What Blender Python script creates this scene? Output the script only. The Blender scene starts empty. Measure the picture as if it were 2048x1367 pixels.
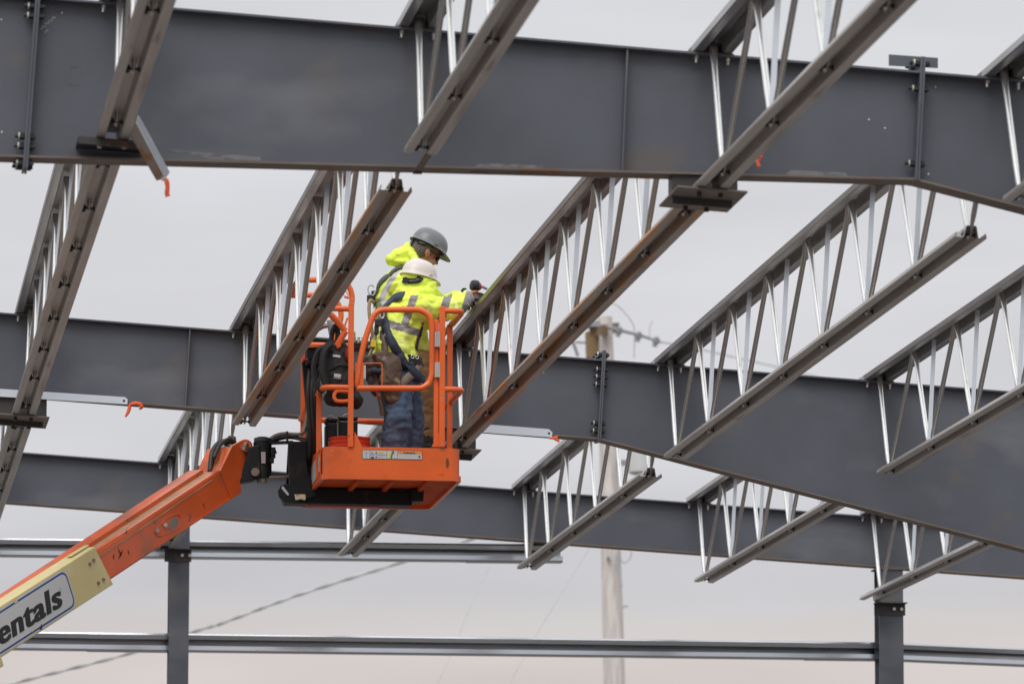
import bpy, bmesh, math, random
from mathutils import Vector, Matrix, noise
from mathutils.bvhtree import BVHTree
random.seed(4)
V = Vector
sc = bpy.context.scene
col = sc.collection

# ------------------------------------------------------------------ camera
CZ = 1.65                                    # eye height above the ground
F_PX, PAN, TILT, ROLL = 10926.07, math.radians(7.3405), math.radians(8.0173), math.radians(0.10)
fwd = V((math.sin(PAN)*math.cos(TILT), math.cos(PAN)*math.cos(TILT), math.sin(TILT)))
rt0 = V((math.cos(PAN), -math.sin(PAN), 0)); up0 = rt0.cross(fwd)
rt = rt0*math.cos(ROLL) + up0*math.sin(ROLL)
up = -rt0*math.sin(ROLL) + up0*math.cos(ROLL)
EYE = V((0, 0, CZ))
cam = bpy.data.cameras.new('camera'); camo = bpy.data.objects.new('camera', cam); col.objects.link(camo)
M = Matrix.Identity(4)
for i in range(3):
    M[i][0], M[i][1], M[i][2], M[i][3] = rt[i], up[i], -fwd[i], EYE[i]
camo.matrix_world = M
cam.sensor_width = 36; cam.lens = F_PX/2048*36
cam.clip_start = 0.5; cam.clip_end = 6000
cam.dof.use_dof = True; cam.dof.focus_distance = 36.4; cam.dof.aperture_fstop = 4.8
sc.camera = camo

# ------------------------------------------------------------------ sky, sun, exposure
w = bpy.data.worlds.new("World"); sc.world = w; w.use_nodes = True
nt = w.node_tree; nt.nodes.clear()
def nd(t, **k):
    n = nt.nodes.new(t)
    for a, b in k.items(): setattr(n, a, b)
    return n
out = nd('ShaderNodeOutputWorld'); bg = nd('ShaderNodeBackground'); bg.inputs['Strength'].default_value = 0.1
sky = nd('ShaderNodeTexSky'); sky.sky_type = 'NISHITA'; sky.sun_disc = False
SUN_EL, SUN_AZ = math.radians(48), math.radians(205)
sky.sun_elevation = SUN_EL; sky.sun_rotation = SUN_AZ
tc = nd('ShaderNodeTexCoord'); sep = nd('ShaderNodeSeparateXYZ'); nt.links.new(tc.outputs['Generated'], sep.inputs[0])
rmp = nd('ShaderNodeValToRGB'); cr = rmp.color_ramp
stops = [(0.0, (.56, .53, .52)), (.072, (.62, .575, .56)), (.083, (.685, .625, .605)), (.090, (.625, .60, .600)), (.0945, (.575, .570, .598)), (.104, (.615, .615, .645)), (.124, (.675, .675, .705)),
         (.148, (.655, .655, .685)), (.168, (.70, .702, .737)), (.20, (.685, .69, .718)), (.45, (.86, .87, .90)), (1.0, (1.25, 1.27, 1.30))]
while len(cr.elements) < len(stops): cr.elements.new(.5)
for e, (p, c) in zip(cr.elements, stops): e.position = p; e.color = (*c, 1)
# low wide cloud banks in the overcast
mp = nd('ShaderNodeMapping'); mp.inputs['Scale'].default_value = (5, 5, 26)
ns = nd('ShaderNodeTexNoise'); ns.inputs['Scale'].default_value = 1.6; ns.inputs['Detail'].default_value = 3
nt.links.new(tc.outputs['Generated'], mp.inputs[0]); nt.links.new(mp.outputs[0], ns.inputs['Vector'])
ma = nd('ShaderNodeMath', operation='MULTIPLY_ADD'); ma.inputs[1].default_value = .010; ma.inputs[2].default_value = -.005
nt.links.new(ns.outputs['Fac'], ma.inputs[0])
ad = nd('ShaderNodeMath', operation='ADD'); nt.links.new(sep.outputs['Z'], ad.inputs[0]); nt.links.new(ma.outputs[0], ad.inputs[1])
nt.links.new(ad.outputs[0], rmp.inputs[0])
mr = nd('ShaderNodeMapRange'); mr.inputs['From Min'].default_value = .3; mr.inputs['From Max'].default_value = .7
mr.inputs['To Min'].default_value = 9.3; mr.inputs['To Max'].default_value = 10.9; nt.links.new(ns.outputs['Fac'], mr.inputs['Value'])
vm = nd('ShaderNodeVectorMath', operation='SCALE'); nt.links.new(rmp.outputs['Color'], vm.inputs[0]); nt.links.new(mr.outputs[0], vm.inputs['Scale'])
hs = nd('ShaderNodeHueSaturation'); hs.inputs['Saturation'].default_value = .25; nt.links.new(sky.outputs[0], hs.inputs['Color'])
mx = nd('ShaderNodeMixRGB'); mx.inputs[0].default_value = .05
nt.links.new(vm.outputs[0], mx.inputs[1]); nt.links.new(hs.outputs[0], mx.inputs[2])
nt.links.new(mx.outputs[0], bg.inputs['Color']); nt.links.new(bg.outputs[0], out.inputs[0])
sl = bpy.data.lights.new('sun', 'SUN'); sl.energy = 1.5; sl.angle = math.radians(40); sl.color = (1, .97, .93)
so = bpy.data.objects.new('sun', sl); col.objects.link(so)
sd = V((math.sin(SUN_AZ)*math.cos(SUN_EL), math.cos(SUN_AZ)*math.cos(SUN_EL), math.sin(SUN_EL)))
so.rotation_euler = sd.to_track_quat('Z', 'Y').to_euler()
so.location = (0, 0, 40)
sc.view_settings.view_transform = 'Standard'; sc.view_settings.look = 'None'
sc.view_settings.exposure = 0.0; sc.view_settings.gamma = 1.0

# ------------------------------------------------------------------ helpers
def ray(x, y):                               # direction of a photo point (2048 x 1367)
    return fwd + rt*((x-1024)/F_PX) - up*((y-683.5)/F_PX)
def at(x, y, Y):                             # the point of the place seen there at distance Y along the building
    v = ray(x, y); return EYE + v*(Y/v.y)
def on_plane(x, y, p0, n):
    v = ray(x, y); return EYE + v*((p0-EYE).dot(n)/v.dot(n))

WM = {}
def thing(name, label, cat, loc, group=None, roty=0):
    o = bpy.data.objects.new(name, None); col.objects.link(o); o.empty_display_size = .2
    o.location = loc; o.rotation_euler = (0, roty, 0); o['label'] = label; o['category'] = cat
    if group: o['group'] = group
    WM[o] = Matrix.Translation(V(loc)) @ Matrix.Rotation(roty, 4, 'Y')
    return o
def tag(o, label, cat, group=None):
    o['label'] = label; o['category'] = cat
    if group: o['group'] = group
    return o

class MB:
    def __init__(s): s.v = []; s.f = []
    def add(s, vs, fs):
        b = len(s.v); s.v += [V(p) for p in vs]; s.f += [tuple(i+b for i in f) for f in fs]; return s
    def box(s, c, d, R=None):
        c = V(c); hx, hy, hz = d[0]/2, d[1]/2, d[2]/2
        pts = [V((x, y, z)) for x in (-hx, hx) for y in (-hy, hy) for z in (-hz, hz)]
        if R is not None: pts = [R @ p for p in pts]
        return s.add([c+p for p in pts], [(0,1,3,2),(4,6,7,5),(0,4,5,1),(2,3,7,6),(0,2,6,4),(1,5,7,3)])
    def bar(s, a, b, wd, ht, upv=V((0,0,1))):  # a bar from a to b, wd across, ht along upv
        a, b = V(a), V(b); d = (b-a); L = d.length; d.normalize()
        sx = d.cross(upv).normalized(); uz = sx.cross(d).normalized()
        R = Matrix((sx, d, uz)).transposed()
        return s.box((a+b)/2, (wd, L, ht), R)
    def prism(s, poly, vec):
        n = len(poly); vec = V(vec); P = [V(p) for p in poly]
        nrm = V((0,0,0))
        for i in range(n): nrm += P[i].cross(P[(i+1) % n])
        if nrm.dot(vec) > 0: P.reverse()
        return s.add(P+[p+vec for p in P], [tuple(range(n)), tuple(range(2*n-1, n-1, -1))] +
                     [((i+1) % n, i, n+i, n+(i+1) % n) for i in range(n)])
    def tube(s, path, r, n=10, closed=False, flat=None, sq=False):
        path = [V(p) for p in path]; m = len(path)
        rs = r if isinstance(r, (list, tuple)) else [r]*m
        tans = []
        for i in range(m):
            if closed: t = path[(i+1) % m]-path[i-1]
            else: t = path[min(i+1, m-1)]-path[max(i-1, 0)]
            tans.append(t.normalized())
        ref = V((0,0,1)) if abs(tans[0].z) < .9 else V((1,0,0))
        u = (ref-tans[0]*ref.dot(tans[0])).normalized()
        vs = []; prev = tans[0]
        for i in range(m):
            t = tans[i]; u = (u-t*u.dot(t)).normalized(); b = t.cross(u)
            for k in range(n):
                a = 2*math.pi*(k+.5)/n
                c_, s_ = math.cos(a), math.sin(a)
                if sq: c_ *= 1.414; s_ *= 1.414
                vs.append(path[i]+(u*c_+b*s_)*rs[i])
        fs = []
        for i in range(m if closed else m-1):
            j = (i+1) % m
            for k in range(n): fs.append((i*n+k, i*n+(k+1) % n, j*n+(k+1) % n, j*n+k))
        if not closed: fs += [tuple(range(n-1, -1, -1)), tuple(range((m-1)*n, m*n))]
        return s.add(vs, fs)
    def lathe(s, prof, base, axis, n=20, ref=None, sc2=(1, 1)):
        base = V(base); ax = V(axis).normalized()
        ref = V(ref) if ref is not None else (V((0,0,1)) if abs(ax.z) < .9 else V((1,0,0)))
        u = (ref-ax*ref.dot(ax)).normalized(); b = ax.cross(u); vs = []; fs = []
        for r, h in prof:
            for k in range(n):
                a = 2*math.pi*k/n; vs.append(base+ax*h+u*(r*math.cos(a)*sc2[0])+b*(r*math.sin(a)*sc2[1]))
        m = len(prof)
        for i in range(m-1):
            for k in range(n): fs.append((i*n+k, i*n+(k+1) % n, (i+1)*n+(k+1) % n, (i+1)*n+k))
        fs += [tuple(range(n-1, -1, -1)), tuple(range((m-1)*n, m*n))]
        return s.add(vs, fs)
    def cyl(s, a, b, r, n=12): return s.lathe([(r, 0), (r, (V(b)-V(a)).length)], a, V(b)-V(a), n)
    def ball(s, c, r, R=None, n=12):
        c = V(c); r = r if isinstance(r, (tuple, list)) else (r, r, r); vs = []; fs = []; m = n//2+1
        for i in range(1, m):
            th = math.pi*i/m
            for k in range(n):
                a = 2*math.pi*k/n
                p = V((r[0]*math.sin(th)*math.cos(a), r[1]*math.sin(th)*math.sin(a), r[2]*math.cos(th)))
                vs.append(c+(R @ p if R is not None else p))
        top = V((0,0,r[2])); vs += [c+(R @ top if R is not None else top), c-(R @ top if R is not None else top)]
        for i in range(m-2):
            for k in range(n): fs.append((i*n+k, (i+1)*n+k, (i+1)*n+(k+1) % n, i*n+(k+1) % n))
        T = len(vs)-2
        for k in range(n): fs.append((T, k, (k+1) % n)); fs.append((T+1, (m-2)*n+(k+1) % n, (m-2)*n+k))
        return s.add(vs, fs)
    def sheet(s, poly, th, y0, y1):          # an open folded profile (x, z), extruded along y
        n = len(poly); P = [V((p[0], p[1])) for p in poly]; N = []
        for i in range(n):
            t = P[min(i+1, n-1)]-P[max(i-1, 0)]; t.normalize(); N.append(V((-t.y, t.x)))
        ring = [P[i]+N[i]*th/2 for i in range(n)]+[P[i]-N[i]*th/2 for i in range(n-1, -1, -1)]
        return s.prism([(p.x, y0, p.y) for p in ring], (0, y1-y0, 0)) if False else s._sh(ring, n, y0, y1)
    def _sh(s, ring, n, y0, y1):
        m = len(ring)
        vs = [V((p.x, y0, p.y)) for p in ring]+[V((p.x, y1, p.y)) for p in ring]
        fs = [(i, (i+1) % m, m+(i+1) % m, m+i) for i in range(m)]
        for i in range(n-1):
            a, b, c, d = i, i+1, m-2-i, m-1-i
            fs += [(d, c, b, a), (m+a, m+b, m+c, m+d)]
        return s.add(vs, fs)
    def mesh(s, name, inv=None):
        me = bpy.data.meshes.new(name)
        me.from_pydata([(inv @ p if inv is not None else p) for p in s.v], [], s.f); me.update()
        bm = bmesh.new(); bm.from_mesh(me); bmesh.ops.recalc_face_normals(bm, faces=bm.faces); bm.to_mesh(me); bm.free()
        return me

def link_mesh(name, me, mat, parent=None, smooth=False, bevel=0):
    if mat is not None and not me.materials: me.materials.append(mat)
    o = bpy.data.objects.new(name, me); col.objects.link(o)
    if parent is not None: o.parent = parent; WM[o] = WM[parent]
    else: WM[o] = Matrix.Identity(4)
    if smooth:
        try: me.shade_smooth()
        except Exception: pass
        if smooth != 'all':
            try: me.set_sharp_from_angle(angle=math.radians(40))
            except Exception: pass
    if bevel:
        b = o.modifiers.new('bevel', 'BEVEL'); b.width = bevel; b.segments = 2; b.limit_method = 'ANGLE'
    return o
def part(name, mb, mat, parent=None, smooth=False, bevel=0, local=False):
    inv = None if (parent is None or local) else WM[parent].inverted()
    return link_mesh(name, mb.mesh(name, inv), mat, parent, smooth, bevel)
def solo(name, mb, mat, loc, label, cat, group=None, smooth=False, bevel=0):
    me = mb.mesh(name, Matrix.Translation(-V(loc))); o = link_mesh(name, me, mat, None, smooth, bevel)
    o.location = loc; WM[o] = Matrix.Translation(V(loc)); return tag(o, label, cat, group)
def arc(c, r, a0, a1, ex, ez, n=6):
    return [V(c)+V(ex)*(r*math.cos(a0+(a1-a0)*i/n))+V(ez)*(r*math.sin(a0+(a1-a0)*i/n)) for i in range(n+1)]
def spline(pts, n=6):
    pts = [V(p) for p in pts]; res = []
    P = [pts[0]*2-pts[1]]+pts+[pts[-1]*2-pts[-2]]
    for i in range(1, len(P)-2):
        for k in range(n):
            t = k/n; a, b, c, d = P[i-1], P[i], P[i+1], P[i+2]
            res.append(.5*((2*b)+(c-a)*t+(2*a-5*b+4*c-d)*t*t+(3*b-a-3*c+d)*t**3))
    return res+[pts[-1]]
def text_part(body, size, origin, ex, ey, mat, parent, name='lettering', offset=0.0, shear=0.0, ext=.001, spacing=1.0, align='LEFT', wide=1.0, bold=(0,)):
    cu = bpy.data.curves.new(name, 'FONT'); cu.body = body; cu.size = size; cu.offset = offset; cu.shear = shear
    cu.extrude = ext; cu.space_character = spacing; cu.align_x = align
    tmp = bpy.data.objects.new('t', cu); col.objects.link(tmp)
    dg = bpy.context.evaluated_depsgraph_get(); me = bpy.data.meshes.new_from_object(tmp.evaluated_get(dg))
    bpy.data.objects.remove(tmp); bpy.data.curves.remove(cu)
    ex, ey = V(ex).normalized(), V(ey).normalized(); ez = ex.cross(ey)
    X = Matrix.Identity(4)
    for i in range(3): X[i][0], X[i][1], X[i][2], X[i][3] = ex[i]*wide, ey[i], ez[i], V(origin)[i]
    bm = bmesh.new()
    for i, dx in enumerate(bold):              # heavier strokes: the same letters again, shifted, each a hair above the last
        m2 = me.copy(); m2.transform(Matrix.Translation((dx, 0, .00025*i))); bm.from_mesh(m2); bpy.data.meshes.remove(m2)
    bm.to_mesh(me); bm.free()
    me.transform(WM[parent].inverted() @ X); me.materials.clear()
    return link_mesh(name, me, mat, parent)

# ------------------------------------------------------------------ materials
def mat(name, base, rough=.5, metal=0., spots=(), bump=0., bump_scale=60, var=.12, var_scale=3., stretch=(1,1,1), spec=.5, coat=0.):
    """paint or metal; spots = [(colour, noise scale, threshold, softness, stretch)] wear or painted tone with its own shape"""
    m = bpy.data.materials.new(name); m.use_nodes = True; t = m.node_tree; b = t.nodes['Principled BSDF']
    N = t.nodes.new; Lk = t.links.new
    tcn = N('ShaderNodeTexCoord')
    def noise_(scale, st, det=4, off=0):
        mp = N('ShaderNodeMapping'); mp.inputs['Scale'].default_value = st; mp.inputs['Location'].default_value = (off, off*.7, off*1.3)
        Lk(tcn.outputs['Object'], mp.inputs[0])
        n = N('ShaderNodeTexNoise'); n.inputs['Scale'].default_value = scale; n.inputs['Detail'].default_value = det
        Lk(mp.outputs[0], n.inputs['Vector']); return n.outputs['Fac']
    f = noise_(var_scale, stretch, 5)
    rp = N('ShaderNodeValToRGB'); lo = tuple(max(0, c*(1-var)) for c in base); hi = tuple(min(1, c*(1+var)) for c in base)
    rp.color_ramp.elements[0].position = .3; rp.color_ramp.elements[1].position = .7
    rp.color_ramp.elements[0].color = (*lo, 1); rp.color_ramp.elements[1].color = (*hi, 1); Lk(f, rp.inputs[0])
    cur = rp.outputs[0]
    for i, (c, scl, thr, soft, st) in enumerate(spots):
        g = noise_(scl, st, 6, 3.1*(i+1))
        r2 = N('ShaderNodeMapRange'); r2.inputs['From Min'].default_value = thr; r2.inputs['From Max'].default_value = thr+soft; Lk(g, r2.inputs['Value'])
        mxn = N('ShaderNodeMixRGB'); Lk(r2.outputs[0], mxn.inputs[0]); Lk(cur, mxn.inputs[1]); mxn.inputs[2].default_value = (*c, 1); cur = mxn.outputs[0]
    Lk(cur, b.inputs['Base Color']); b.inputs['Metallic'].default_value = metal
    g = noise_(9, stretch, 4, 7)
    r3 = N('ShaderNodeMapRange'); r3.inputs['To Min'].default_value = max(.03, rough-.1); r3.inputs['To Max'].default_value = min(1, rough+.1)
    Lk(g, r3.inputs['Value']); Lk(r3.outputs[0], b.inputs['Roughness'])
    b.inputs['Specular IOR Level'].default_value = spec; b.inputs['Coat Weight'].default_value = coat
    if bump:
        bn = N('ShaderNodeBump'); bn.inputs['Strength'].default_value = bump; bn.inputs['Distance'].default_value = .01
        Lk(noise_(bump_scale, stretch, 3, 11), bn.inputs['Height']); Lk(bn.outputs[0], b.inputs['Normal'])
    return m
RUST = (.20, .085, .03)
M_raft = mat('grey_painted_steel', (.094, .102, .124), .40, 0, [((.135,.116,.096), 2.2, .60, .14, (1,1,1)), ((.155,.160,.178), 1.7, .56, .2, (.6,1,1.4)), ((.17,.11,.07), 9, .73, .05, (1,1,1))], var=.13, var_scale=1.6, bump=.10, bump_scale=2.5)
M_edge = mat('ground_tinted_flange', (.17, .135, .115), .6, 0, [(RUST, 4, .58, .12, (1,1,1))], var=.2)  # brown base puts ground reflection into the colour; rust patches lie over it
M_dark = mat('dark_bolted_plate', (.05, .047, .047), .5, .1, [((.13,.08,.05), 8, .58, .1, (1,1,1))])
M_brown = mat('brown_bracket_plate', (.20, .16, .14), .55, .1, [(RUST, 7, .6, .12, (1,1,1))])
M_bolt = mat('black_bolt', (.03, .03, .032), .45, .3)
M_nut = mat('zinc_bolt', (.62, .60, .55), .35, .8)
M_top = mat('galvanised_top_chord', (.46, .45, .44), .34, .75, [((.17,.12,.11), 2.5, .60, .15, (4,.25,4))], var=.22, var_scale=4, stretch=(3,.3,3))
M_topb = mat('brown_stained_top_chord', (.43, .40, .38), .36, .65, [((.24,.17,.145), 2.5, .50, .15, (4,.25,4)), ((.36,.17,.08), 3, .68, .10, (6,.3,6))], var=.2, var_scale=4, stretch=(3,.3,3))
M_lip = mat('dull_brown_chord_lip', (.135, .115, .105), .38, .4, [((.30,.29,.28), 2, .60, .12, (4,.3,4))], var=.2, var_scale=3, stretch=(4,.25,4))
M_chord = mat('mill_steel_chord', (.50, .475, .46), .40, .5, [((.36,.31,.285), 3, .54, .2, (5,.25,5)), (RUST, 3, .66, .12, (6,.3,6))], var=.15, var_scale=3, stretch=(4,.25,4))
M_chordr = mat('rust_streaked_chord', (.42, .35, .305), .42, .4, [((.56,.26,.08), 3.2, .50, .12, (7,.35,7)), ((.18,.10,.085), 4, .62, .12, (6,.4,6))], var=.2, var_scale=3, stretch=(4,.25,4))
M_tube = mat('lit_galvanised_tube', (.86, .86, .85), .36, .72, [((.55,.52,.50), 2, .62, .2, (2,2,2))], var=.05, var_scale=4)  # lit copy of the tube metal, sky brightness put into the colour
M_tubeshade = mat('shaded_galvanised_tube', (.46, .45, .44), .28, .88, [((.24,.18,.16), .9, .58, .2, (1,1,1))], var=.06, var_scale=1.5)  # same tube metal, darkened to paint the shade on down-facing tubes
M_post = mat('zinc_strip', (.84, .89, .96), .38, .8, var=.05)
M_girt = mat('galvanised_girt', (.50, .52, .555), .22, .92, [((.28,.26,.25), 2.5, .64, .15, (.4,3,3))], var=.12, var_scale=2, stretch=(.25,2,2))
M_zbar = mat('bright_zinc_bar', (.80, .85, .91), .36, .8, var=.06)
M_ribbon = mat('orange_flagging', (.85, .13, .05), .6, 0)
M_or = mat('orange_paint', (.80, .135, .022), .33, 0, [((.52,.075,.015), 3, .56, .2, (1,1,1)), ((.10,.05,.03), 24, .705, .02, (1,1,1)), ((.80,.30,.16), 9, .68, .08, (1,1,2))], var=.08, coat=.15)
M_orb = mat('weathered_orange_boom', (.66, .105, .02), .38, 0, [((.33,.10,.045), 3.0, .50, .18, (1,1,1)), ((.10,.05,.03), 16, .69, .02, (1,1,1))], var=.12, coat=.35)
M_grime = mat('grimy_boom_groove', (.36, .22, .13), .7, 0, var=.25, var_scale=6)
M_cream = mat('cream_paint', (.62, .52, .25), .42, 0, [((.70,.62,.38), 4, .60, .2, (1,1,1)), ((.09,.06,.03), 30, .75, .02, (1,1,1))], var=.07)
M_black = mat('black_paint', (.009, .009, .010), .5, 0, [((.035,.025,.018), 9, 0.60, .12, (1,1,1))], var=.2, spec=.3)
M_rub = mat('black_rubber_hose', (.03, .029, .028), .5, 0)
M_tanhose = mat('dusty_hose_sleeve', (.27, .22, .18), .6, 0)
M_white = mat('white_decal', (.56, .56, .57), .4, 0, var=.04)
M_blue = mat('blue_decal', (.02, .06, .24), .4, 0)
M_ink = mat('black_decal', (.012, .012, .015), .45, 0)
M_green = mat('green_decal', (.02, .22, .16), .45, 0); M_yel = mat('yellow_decal', (.75, .55, .03), .45, 0)
M_odec = mat('orange_decal', (.80, .28, .07), .45, 0); M_greyd = mat('grey_decal', (.45, .45, .46), .5, 0)
M_cdec = mat('torn_cream_decal', (.62, .52, .36), .6, 0, [((.03,.02,.02), 40, .58, .05, (1,1,1))])
M_steel = mat('bare_steel', (.45, .42, .38), .35, .9)
M_wood = mat('weathered_hazed_pole_wood', (.66, .61, .58), .85, 0, [((.42,.35,.30), 3, .60, .15, (6,6,.5)), ((.36,.38,.22), 3, .70, .1, (1,1,.6))], var=.2, var_scale=5, stretch=(5,5,.4), bump=.3)  # base lightened to paint distance haze into the wood
M_arm = mat('brown_crossarm_wood', (.26, .17, .09), .85, 0, var=.2)
M_insul = mat('grey_insulator', (.30, .31, .33), .35, 0); M_trans = mat('pale_transformer_paint', (.55, .56, .56), .4, 0)
M_wire = mat('grey_cable', (.50, .50, .50), .6, 0); M_thin = mat('thin_pale_wire', (.45, .44, .44), .6, 0)
M_ground = mat('trodden_gravel', (.150, .134, .122), .95, 0, [((.105,.096,.088), .25, .52, .2, (1,1,1)), ((.19,.18,.17), 2, .6, .2, (1,1,1))], var=.25, var_scale=1.5, bump=.5, bump_scale=14)
M_hiviz = mat('hi_vis_fleece', (.82, .97, .13), .85, 0, [((.90,.98,.36), 5, .52, .3, (1,1,1))], var=.03, var_scale=12, bump=.25, bump_scale=90, spec=.2)  # paler spots paint highlights into the fleece colour
M_tape = mat('grey_reflective_tape', (.235, .215, .21), .5, .1, var=.06)
M_tapel = mat('silver_reflective_tape', (.50, .48, .47), .45, .1, var=.06)
M_jean = mat('blue_denim', (.088, .128, .200), .85, 0, [((.15,.20,.28), 5, .54, .18, (1.5,1.5,.6)), ((.03,.04,.06), 7, .62, .15, (1,1,1))], var=.2, var_scale=9, bump=.5, bump_scale=70, spec=.15)
M_tan = mat('tan_work_cloth', (.30, .18, .09), .9, 0, [((.22,.13,.07), 6, .56, .2, (1,1,.5))], var=.15, var_scale=8, bump=.3, bump_scale=60, spec=.15)
M_leath = mat('worn_brown_leather', (.095, .056, .034), .62, 0, [((.27,.19,.125), 11, .56, .12, (1,1,1)), ((.03,.02,.014), 8, .60, .1, (1,1,1))], var=.3, var_scale=12, bump=.6, bump_scale=40)
M_navy = mat('navy_webbing', (.030, .042, .070), .7, 0, var=.15, var_scale=20)
M_bweb = mat('black_webbing', (.018, .017, .017), .7, 0, var=.2)
M_gweb = mat('khaki_webbing', (.33, .26, .16), .75, 0, var=.12); M_brweb = mat('brown_webbing', (.20, .155, .12), .75, 0, var=.12)
M_greenweb = mat('dark_green_webbing', (.07, .085, .06), .7, 0)
M_skin = mat('weathered_skin', (.37, .15, .09), .55, 0, [((.50,.27,.19), 14, .55, .2, (1,1,1))], var=.1, var_scale=15)
M_hair = mat('grey_hair', (.125, .10, .085), .8, 0, [((.08,.065,.055), 50, .5, .1, (1,1,.3))], var=.3, var_scale=60)
M_hatg = mat('grey_hard_hat', (.160, .170, .178), .35, 0, [((.28,.29,.29), 20, .70, .04, (1,1,1))], var=.06, coat=.2)
M_hatw = mat('white_hard_hat', (.74, .665, .62), .38, 0, [((.55,.46,.40), 5, .60, .2, (1,1,1)), ((.30,.25,.22), 40, .74, .03, (1,1,1))], var=.05, coat=.2)
M_plas = mat('black_plastic', (.016, .016, .017), .4, 0); M_lens = mat('dark_lens', (.02, .022, .026), .12, 0)
M_glove = mat('black_glove', (.022, .021, .021), .75, 0, bump=.3, bump_scale=80)
M_cord = mat('black_nylon', (.022, .021, .022), .68, 0, [((.045,.042,.042), 10, .55, .2, (1,1,1))], var=.3, bump=.4, bump_scale=35)
M_red = mat('red_plastic', (.42, .03, .03), .45, 0); M_dorange = mat('orange_tool_plastic', (.80, .25, .07), .45, 0)
M_buck = mat('orange_red_bucket', (.72, .055, .018), .35, 0, var=.06)

# ------------------------------------------------------------------ ground
g = MB(); g.add([(-1500,-300,0),(1500,-300,0),(1500,3000,0),(-1500,3000,0)], [(0,1,2,3)])
go = part('ground', g, M_ground); go['kind'] = 'structure'

# ------------------------------------------------------------------ the steel frame
A, S = 5.6414+CZ, .0586                       # roof plane: z = A - S x
TH = math.atan(S); CS, SN = math.cos(TH), math.sin(TH)
R1, R2, R3, BAY = 27.2725, 38.2978, 46.3116, 11.0253
X0, PITCH, HJ = 1.499, 1.524, .7338
XL, XR = -6.0, 10.8
def topz(x): return A-S*x
def bolt_pair(mb_h, mb_n, x, y, z, d=.03):
    mb_h.cyl((x-.055, y, z), (x-.012, y, z), .014, 8); mb_n.cyl((x-.0125, y, z), (x+.0, y, z), .019, 6)

def rafter(Y, bottom, label, splices, stiff, fw=.17):
    t = thing('steel_rafter', label, 'rafter', (X0+3, Y, topz(X0+3)), 'tapered steel rafters')
    xs = [p[0] for p in bottom]
    tf, wt = .011, .009
    poly = [V((x, Y-wt/2, z+tf)) for x, z in bottom]+[V((xs[-1], Y-wt/2, topz(xs[-1])-tf)), V((xs[0], Y-wt/2, topz(xs[0])-tf))]
    part('web', MB().prism(poly, (0, wt, 0)), M_raft, t)
    m = MB()
    m.prism([(xs[0], Y-fw/2, topz(xs[0])-tf), (xs[0], Y-fw/2, topz(xs[0])), (xs[-1], Y-fw/2, topz(xs[-1])), (xs[-1], Y-fw/2, topz(xs[-1])-tf)], (0, fw, 0))
    part('top_flange', m, M_raft, t)
    m = MB()
    for (xa, za), (xb, zb) in zip(bottom[:-1], bottom[1:]):
        m.prism([(xa, Y-fw/2, za), (xa, Y-fw/2, za+tf), (xb, Y-fw/2, zb+tf), (xb, Y-fw/2, zb)], (0, fw, 0))
    part('bottom_flange', m, M_edge, t)
    def botz(x):
        for (xa, za), (xb, zb) in zip(bottom[:-1], bottom[1:]):
            if xa <= x <= xb: return za+(zb-za)*(x-xa)/(xb-xa)
    for (x, dtop, dbot, tops, bots) in splices:
        zb = botz(x); H = topz(x)-zb
        def q(u, h): return V((x+u*CS+h*SN, 0, zb+h*CS-u*SN))
        for u0, u1 in ((-.013, -.001), (.001, .013)):
            pl = [q(u0, -dbot), q(u1, -dbot), q(u1, H+dtop), q(u0, H+dtop)]
            part('end_plate', MB().prism([p+V((0, Y-.092, 0)) for p in pl], (0, .184, 0)), M_raft, t, bevel=.002)
        for h in [H+dtop-.03]*(dtop > .05)+[H-a for a in tops]+list(bots)+[-dbot+.03]*(dbot > .05):
            for sy in (-1, 1):
                p = q(-.013, h)+V((0, Y+sy*.06, 0)); d = V((CS, 0, -SN))
                b = MB().cyl(p-d*.050, p+d*.054, .010, 8); b.cyl(p-d*.026, p-d*.001, .018, 6); b.cyl(p+d*.027, p+d*.046, .018, 6)
                bo = part('bolt', b, M_bolt, t)
                part('washer', MB().cyl(p-d*.034, p-d*.026, .019, 10), M_nut, bo)
    for x in stiff:
        pl = [V((x-.004, Y-.075, botz(x)+tf)), V((x+.004, Y-.075, botz(x)+tf)), V((x+.032, Y-.075, topz(x)-tf)), V((x+.024, Y-.075, topz(x)-tf))]
        part('stiffener', MB().prism(pl, (0, .07, 0)), M_raft, t)
    return t, botz
ra1, bz1 = rafter(R1, [(XL, 4.765+CZ), (1.04, 4.750+CZ), (5.59, 4.742+CZ), (XR, 4.742+CZ-.235*(XR-5.59))],
    'nearest grey tapered steel rafter across the top of the photo, wide web with scuffed primer', [(1.035, .03, .055, (.05,.10), (.06,.11)), (5.60, .075, .0, (.09,), (.09,))], [4.07])
ra2, bz2 = rafter(R2, [(XL, 4.741+CZ+.0586*(5.55-XL)), (5.55, 4.741+CZ), (XR, 4.741+CZ-.241*(XR-5.55))],
    'middle grey tapered steel rafter passing behind the orange lift basket', [(5.55, .065, .01, (.07,.125,.18), (.06,.115))], [2.60])
ra3, bz3 = rafter(R3, [(XL, topz(XL)-.437), (XR+1.2, topz(XR+1.2)-.437)],
    'farthest slim grey rafter carried by the two end wall columns', [], [4.6])
# upstanding plate on the near rafter splice
part('lug_plate', MB().prism([at(1778,109,R1-.04), at(1876,116,R1-.04), at(1876,136,R1-.04), at(1778,131,R1-.04)], (0, .01, 0)), M_raft, ra1)
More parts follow.
